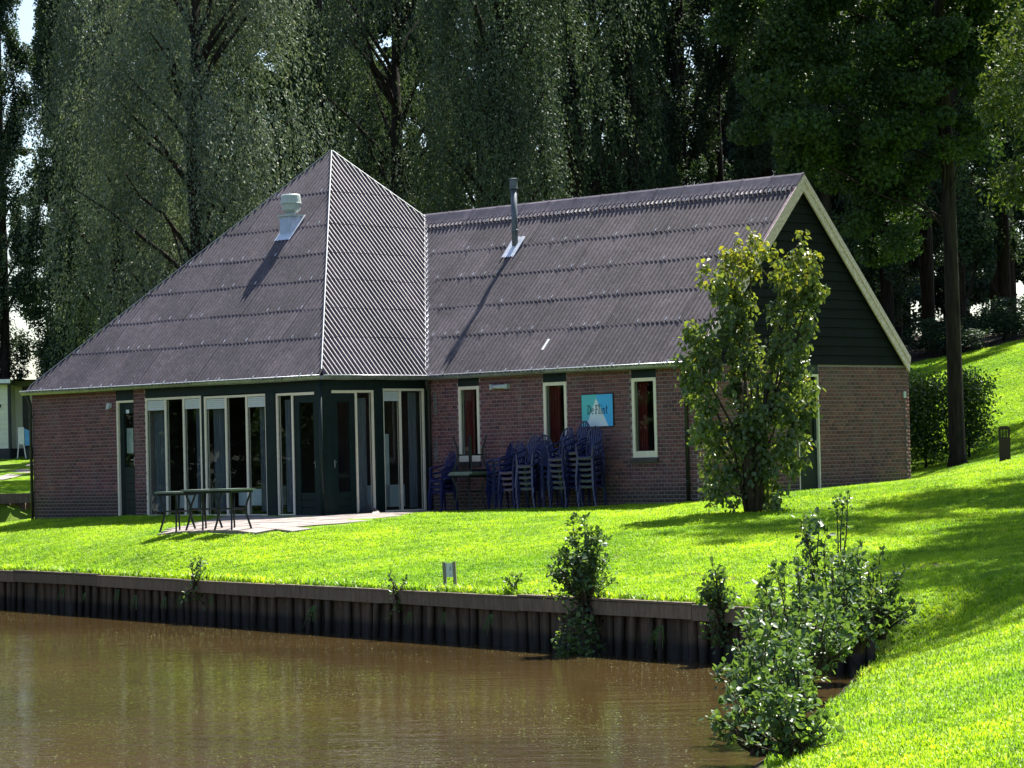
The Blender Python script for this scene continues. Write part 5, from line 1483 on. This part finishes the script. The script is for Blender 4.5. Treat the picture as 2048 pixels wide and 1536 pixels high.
# --- lawn shrub in front of the gable corner
def lawn_shrub():
    global rng; rng = np.random.default_rng(51); random.seed(51)
    x0, y0 = 3.68, 44.0; z0 = gz(x0, y0)
    px = 129.7
    def loc(xi, yi): return ((xi - 1024) / px - x0 - .024 * (905 - yi) / px * 0 , (905 - yi) / px + .957 - z0)
    t = empty('tall_shrub', (x0, y0, z0)); tag(t, 'tall bushy shrub with yellowing tops on the lawn before the gable corner', 'shrub')
    cl = [(1470, 560, 62, 85), (1455, 650, 62, 70), (1508, 520, 36, 50), (1600, 545, 55, 75), (1630, 590, 40, 50), (1585, 640, 52, 60), (1398, 745, 48, 75), (1385, 690, 30, 40), (1400, 830, 42, 60),
          (1500, 740, 80, 80), (1570, 740, 55, 70), (1480, 840, 78, 80), (1560, 830, 62, 70), (1612, 810, 36, 55), (1460, 920, 62, 60), (1540, 920, 62, 60), (1445, 975, 42, 42), (1520, 985, 60, 36), (1590, 900, 36, 50)]
    C, D = [], []; stems = MB()
    for (xi, yi, rx, ry) in cl:
        cx_, cz = loc(xi, yi); r = (rx / px, max(.25, rx / px * .8), ry / px)
        for q in range(max(5, int(rx * ry / 185))):
            s, _ = ellipsoid_pts(1, (cx_, random.uniform(-.25, .25), cz), r, .4); s = s[0]
            p, d = ellipsoid_pts(int(random.uniform(18, 44)), s, (.16, .16, .20), .6); C.append(p); D.append(d)
        stems.tube([(random.uniform(-.12, .12), random.uniform(-.1, .1), -.05), (cx_ * .25 + random.uniform(-.1, .1), random.uniform(-.1, .1), cz * .4), (cx_ * .75, random.uniform(-.15, .15), cz * .8), (cx_, random.uniform(-.15, .15), cz + ry / px * .7)], [.035, .025, .016, .006], 6)
    for k in range(7):
        a = random.random() * 6.28; stems.tube([(.1 * math.cos(a), .1 * math.sin(a), -.05), (.16 * math.cos(a), .16 * math.sin(a), .9), (.25 * math.cos(a), .2 * math.sin(a), 2.0)], [.045, .035, .02], 7)
    stems.build('stems', M['twig'], t, True)
    C = np.concatenate(C); D = np.concatenate(D); n = len(C)
    ax = unit(D * .6 + rnd(n, .5) + np.array([0, 0, -.75])); nr = unit(D + rnd(n, .6) + np.array([0, 0, .3]))
    zt = C[:, 2]; yel = .75 * np.clip((zt - 3.0) / 1.1, 0, 1) * rng.random(n) ** 1.2 * np.where(np.abs(C[:, 0] + .05) < .35, 1.0, .6)
    me = leaves('crown', C, ax, nr, .098 * rng.uniform(.6, 1.2, n), .072 * rng.uniform(.7, 1.15, n), M['lilac'], True, .16, ('yel', yel))
    link_mesh('crown', me, t)
lawn_shrub()

# --- alders along the water and the small growth on the pile wall
def alder(name, x, y, z, H, W, nst, leaf, label, lean=(0, 0), seed=1, hang=0.0, group=None, dens=1.0, cat='shrub', mat='alder'):
    global rng; rng = np.random.default_rng(seed); random.seed(seed)
    t = empty(name, (x, y, z)); tag(t, label, cat, group)
    st = MB(); C, A = [], []
    for k in range(nst):
        a = random.random() * 6.28; rr = W * math.sqrt(random.random()); h = H * random.uniform(.35, 1.08) * (1 - .45 * (rr / W) ** 2)
        tip = Vector((rr * math.cos(a) + lean[0] * h, rr * math.sin(a) * .8 + lean[1] * h, h)); b = Vector((random.uniform(-.1, .1) * W, random.uniform(-.1, .1) * W, 0))
        if hang and k < nst * hang: tip.z = -H * random.uniform(.15, .55); tip.x *= 1.0
        pts = [b.lerp(tip, s) + Vector((0, 0, .22 * h * math.sin(s * math.pi) * (1.4 if tip.z < 0 else .5))) + Vector((random.uniform(-1, 1), random.uniform(-1, 1), 0)) * .03 for s in (0, .3, .6, .85, 1)]
        st.tube(pts, [.014, .011, .008, .005, .002], 5)
        L = (tip - b).length; nl = int(L / leaf * 2.6 * dens)
        for q in range(nl):
            s = .18 + .82 * random.random() ** .8; i = min(3, int(s * 4)); seg = pts[i].lerp(pts[i + 1], s * 4 - i) if s < .999 else pts[-1]
            o = Vector((random.gauss(0, 1), random.gauss(0, 1), random.gauss(0, .7))); o.normalize(); ln = random.uniform(.3, 1.9) * leaf
            C.append(tuple(seg + o * ln)); A.append(tuple(o + Vector((0, 0, random.uniform(-.5, .6)))))
        for q in range(4):                          # upright leaves at the tip
            o = Vector((random.gauss(0, .5), random.gauss(0, .5), 1)).normalized(); C.append(tuple(pts[-1] + o * leaf * .5)); A.append(tuple(o))
    st.build('stems', M['twig'], t, True)
    C = np.array(C); A = np.array(A); n = len(C); nr = unit(rnd(n, .55) + np.array([0, 0, .8]))
    lv = rng.uniform(.45, 1.35, n); me = leaves('leaves', C, A, nr, leaf * lv, leaf * .72 * lv * rng.uniform(.8, 1.1, n), M[mat], True, .14)
    link_mesh('leaves', me, t); return t
def on_wall(s, out=0.1): 
    p = CORNER + PDIR * s - PNOR * out; return float(p[0]), float(p[1])
# positions along the wall, measured from the pond corner
x, y = on_wall(4.62, .14); alder('alder_bush', x, y, PILE_TOP - .12, 1.08, .42, 66, .062, 'bushy young alder growing out of the pile wall', seed=61, hang=.35, dens=1.5)
x, y = on_wall(2.05, .14); alder('alder_bush', x, y, PILE_TOP - .1, .66, .24, 30, .058, 'narrow alder sapling on the pile wall nearer the corner', seed=62, hang=.35, dens=1.5)
x, y = on_wall(14.6, .12); alder('wall_sprig', x, y, PILE_TOP - .08, .46, .17, 13, .06, 'leafy sprig sprouting over the cap beam on the left', seed=63, hang=.45, dens=1.1)
x, y = on_wall(8.9, .12); alder('wall_sprig', x, y, PILE_TOP - .1, .46, .14, 11, .052, 'thin sprig on the cap beam left of the notice panel', seed=64, hang=.4, dens=.7)
x, y = on_wall(6.5, -.1); alder('wall_sprig', x, y, PILE_TOP, .30, .09, 6, .052, 'small seedling on the lawn edge right of the notice panel', seed=65, dens=.8)
# alder thicket at the pond corner
th = [(3.05, 28.4, ZW + .15, 1.42, .42, 34, .085, 'tall alder with upright shoots at the pond corner', 71, (0, 0)), (2.62, 27.0, ZW + .1, 1.12, .46, 44, .085, 'dense alder in front of the pond corner', 72, (-.08, 0)),
      (3.72, 29.4, ZW + .35, .78, .42, 40, .072, 'low dark alder on the eroded corner bank', 73, (.05, 0)), (2.25, 24.8, ZW + .12, .92, .48, 52, .082, 'spreading alder half way down the near bank', 74, (-.10, 0)),
      (1.98, 22.6, ZW + .1, .72, .42, 56, .078, 'alder bush overhanging the water near the bottom', 75, (-.12, 0)), (1.75, 21.0, ZW + .08, .52, .38, 48, .075, 'low alder bush at the bottom edge of the picture', 76, (-.10, 0)),
      (2.12, 22.0, ZW + .25, .48, .26, 22, .07, 'small alder on the grass at the bottom', 77, (0, 0)), (3.45, 30.6, PILE_TOP - .2, 1.30, .30, 14, .06, 'slender tall alder behind the end of the pile wall', 78, (.05, 0)),
      (3.35, 28.2, ZW + .3, .95, .36, 36, .08, 'leafy alder on the bank right of the tall shoots', 79, (.08, 0)), (2.75, 25.8, ZW + .3, .62, .34, 34, .078, 'mid-sized alder between the corner and the near bushes', 69, (0, 0)),
      (1.92, 20.2, ZW + .12, .55, .36, 40, .074, 'alder cut off by the bottom edge of the picture', 68, (0, 0)), (2.05, 23.4, ZW + .15, .80, .36, 36, .08, 'upright alder in the middle of the bank thicket', 67, (0, 0)),
      (2.95, 26.4, ZW + .35, .9, .34, 26, .08, 'straggly alder joining the corner growth to the bank bushes', 66, (0, 0)), (2.55, 24.2, ZW + .4, .55, .3, 20, .075, 'loose alder shoots on the grass side of the thicket', 64, (.1, 0))]
for (x, y, z, H, W, n, lf, lab, sd_, ln) in th:
    alder('alder_bush', x, y, z, H * 1.12, W * .95, int(n * .8), lf * .80, lab, ln, sd_, dens=.95, group='alder thicket at the pond corner')
# ferns hanging from the pile wall
def fern(s, dz, size, label, seed):
    global rng; rng = np.random.default_rng(seed); random.seed(seed)
    x, y = on_wall(s, .16); t = empty('fern', (x, y, PILE_TOP - .22 + dz), math.atan2(PDIR[1], PDIR[0])); tag(t, label, 'fern', 'ferns on the pile wall')
    C, A = [], []; st = MB()
    for k in range(11):
        a = random.uniform(-1.2, 1.2); L = size * random.uniform(.6, 1.1); d = np.array([math.sin(a), .45, .0])
        pts = []
        for i in range(9):
            q = i / 8; p = d * L * q * .7 + np.array([0, 0, .12 * size * math.sin(q * 2) - L * .95 * q ** 1.6]); pts.append(p)
            if i > 0:
                for sg_ in (-1, 1):
                    ax = np.array([math.cos(a) * sg_, 0.1, -.35]); w = size * .17 * (1 - q * .8); C.append(p + ax * w * .5); A.append(np.append(ax, w))
        st.tube(pts, .003, 4, False)
    A = np.array(A); n = len(C)
    st.build('stems', M['fern'], t)
    me = leaves('fronds', np.array(C), A[:, :3], unit(np.tile([0, .6, .8], (n, 1)) + rnd(n, .3)), A[:, 3], A[:, 3] * .4 + .006, M['fern']); link_mesh('fronds', me, t)
fl = [(19.1, 'leftmost fern on the pile wall'), (18.3, 'second fern from the left on the pile wall'), (17.1, 'third fern from the left on the pile wall'), (16.5, 'wide fern left of the leafy sprig'), (15.5, 'fern just left of the leafy sprig'), (15.0, 'fern hanging beside the leafy sprig'),
      (14.0, 'fern just right of the leafy sprig'), (11.0, 'large drooping fern midway along the pile wall'), (8.5, 'small fern below the thin sprig'), (7.7, 'small fern below the notice panel'), (6.6, 'fern left of the bushy alder'), (3.1, 'brownish fern between the two alders')]
for i, (s, lab) in enumerate(fl): fern(s, random.Random(i).uniform(-.04, .05), 1.3 * [.16, .12, .16, .2, .15, .16, .14, .26, .15, .14, .2, .22][i], lab, 80 + i)

# ------------------------------------------------------------------ grass: short tufts scattered over the lawn
def grass():
    global rng; rng = np.random.default_rng(91); random.seed(91)
    V, F = [], []
    for b in range(9):
        a = random.random() * 6.28; r = random.uniform(0, .045); x, y = r * math.cos(a), r * math.sin(a); h = random.uniform(.022, .044); l = random.uniform(.008, .026); a2 = random.random() * 6.28
        w = .0042; sx, sy = -math.sin(a2) * w, math.cos(a2) * w; lx, ly = math.cos(a2) * l, math.sin(a2) * l; i = len(V)
        V += [(x - sx, y - sy, -.005), (x + sx, y + sy, -.005), (x + lx * .4 + sx * .8, y + ly * .4 + sy * .8, h * .6), (x + lx * .4 - sx * .8, y + ly * .4 - sy * .8, h * .6), (x + lx, y + ly, h)]
        F += [(i, i + 1, i + 2, i + 3), (i + 3, i + 2, i + 4)]
    me = bpy.data.meshes.new('grass_tuft'); me.from_pydata(V, [], F); me.materials.append(M['grass'])
    tuft = bpy.data.objects.new('grass_tuft', me)
    gm = bpy.data.meshes.new('grass'); keep = (TGD[TQ].min(axis=1) > .02)
    used = np.unique(TQ[keep]); remap = -np.ones(len(TV), int); remap[used] = np.arange(len(used))
    gm = np_mesh('grass', TV[used], remap[TQ[keep]], M['grass']); set_attr(gm, 'gd', TGD[used]); set_attr(gm, 'gl', TGL[used])
    o = link_mesh('grass', gm); tag(o, 'short bright green grass covering the lawn and bank', 'grass', kind='stuff')
    ng = bpy.data.node_groups.new('scatter_grass', 'GeometryNodeTree')
    ng.interface.new_socket('Geometry', in_out='INPUT', socket_type='NodeSocketGeometry'); ng.interface.new_socket('Geometry', in_out='OUTPUT', socket_type='NodeSocketGeometry')
    nd = ng.nodes; lk = ng.links
    gi, go = nd.new('NodeGroupInput'), nd.new('NodeGroupOutput')
    at = nd.new('GeometryNodeInputNamedAttribute'); at.data_type = 'FLOAT'; at.inputs[0].default_value = 'gd'
    al = nd.new('GeometryNodeInputNamedAttribute'); al.data_type = 'FLOAT'; al.inputs[0].default_value = 'gl'
    mu = nd.new('ShaderNodeMath'); mu.operation = 'MULTIPLY'; mu.inputs[1].default_value = 480.0
    di = nd.new('GeometryNodeDistributePointsOnFaces'); di.distribute_method = 'RANDOM'
    inst = nd.new('GeometryNodeInstanceOnPoints'); oi = nd.new('GeometryNodeObjectInfo'); oi.inputs[0].default_value = tuft
    rv = nd.new('FunctionNodeRandomValue'); rv.data_type = 'FLOAT_VECTOR'; rv.inputs[0].default_value = (-.25, -.25, 0); rv.inputs[1].default_value = (.25, .25, 6.28)
    rs = nd.new('FunctionNodeRandomValue'); rs.data_type = 'FLOAT'; rs.inputs[2].default_value = .6; rs.inputs[3].default_value = 1.25
    ms = nd.new('ShaderNodeMath'); ms.operation = 'MULTIPLY'
    lk.new(gi.outputs[0], di.inputs['Mesh']); lk.new(at.outputs[0], mu.inputs[0]); lk.new(mu.outputs[0], di.inputs['Density'])
    lk.new(di.outputs['Points'], inst.inputs['Points']); lk.new(oi.outputs['Geometry'], inst.inputs['Instance'])
    lk.new(rv.outputs[0], inst.inputs['Rotation']); lk.new(rs.outputs[1], ms.inputs[0]); lk.new(al.outputs[0], ms.inputs[1]); lk.new(ms.outputs[0], inst.inputs['Scale'])
    lk.new(inst.outputs[0], go.inputs[0])
    md = o.modifiers.new('scatter', 'NODES'); md.node_group = ng
grass()

# yellow-green flecks added on the pond for the lawn's reflection in the ripples
def reflection_flecks():
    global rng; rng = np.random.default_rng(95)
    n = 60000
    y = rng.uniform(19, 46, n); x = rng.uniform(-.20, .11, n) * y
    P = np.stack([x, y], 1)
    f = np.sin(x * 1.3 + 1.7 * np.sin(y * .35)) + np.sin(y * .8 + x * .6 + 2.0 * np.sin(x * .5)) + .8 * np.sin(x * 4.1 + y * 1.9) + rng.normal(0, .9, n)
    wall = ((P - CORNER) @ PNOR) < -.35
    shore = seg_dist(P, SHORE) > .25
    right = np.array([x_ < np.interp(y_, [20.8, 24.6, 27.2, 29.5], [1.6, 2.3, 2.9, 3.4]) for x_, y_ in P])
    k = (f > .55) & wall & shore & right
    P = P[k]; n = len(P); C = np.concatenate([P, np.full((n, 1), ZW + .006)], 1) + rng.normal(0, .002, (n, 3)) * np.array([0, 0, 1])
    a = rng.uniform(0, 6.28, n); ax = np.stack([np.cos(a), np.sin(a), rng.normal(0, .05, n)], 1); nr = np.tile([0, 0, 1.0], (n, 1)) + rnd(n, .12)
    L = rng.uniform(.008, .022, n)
    o = link_mesh('reflection_flecks', leaves('reflection_flecks', C, ax, nr, L, L * .8, M['reflection_flecks'], False, .05)); tag(o, 'scattered yellow-green flecks on the pond in place of the lawn reflection', 'reflection_flecks', kind='stuff')
reflection_flecks()
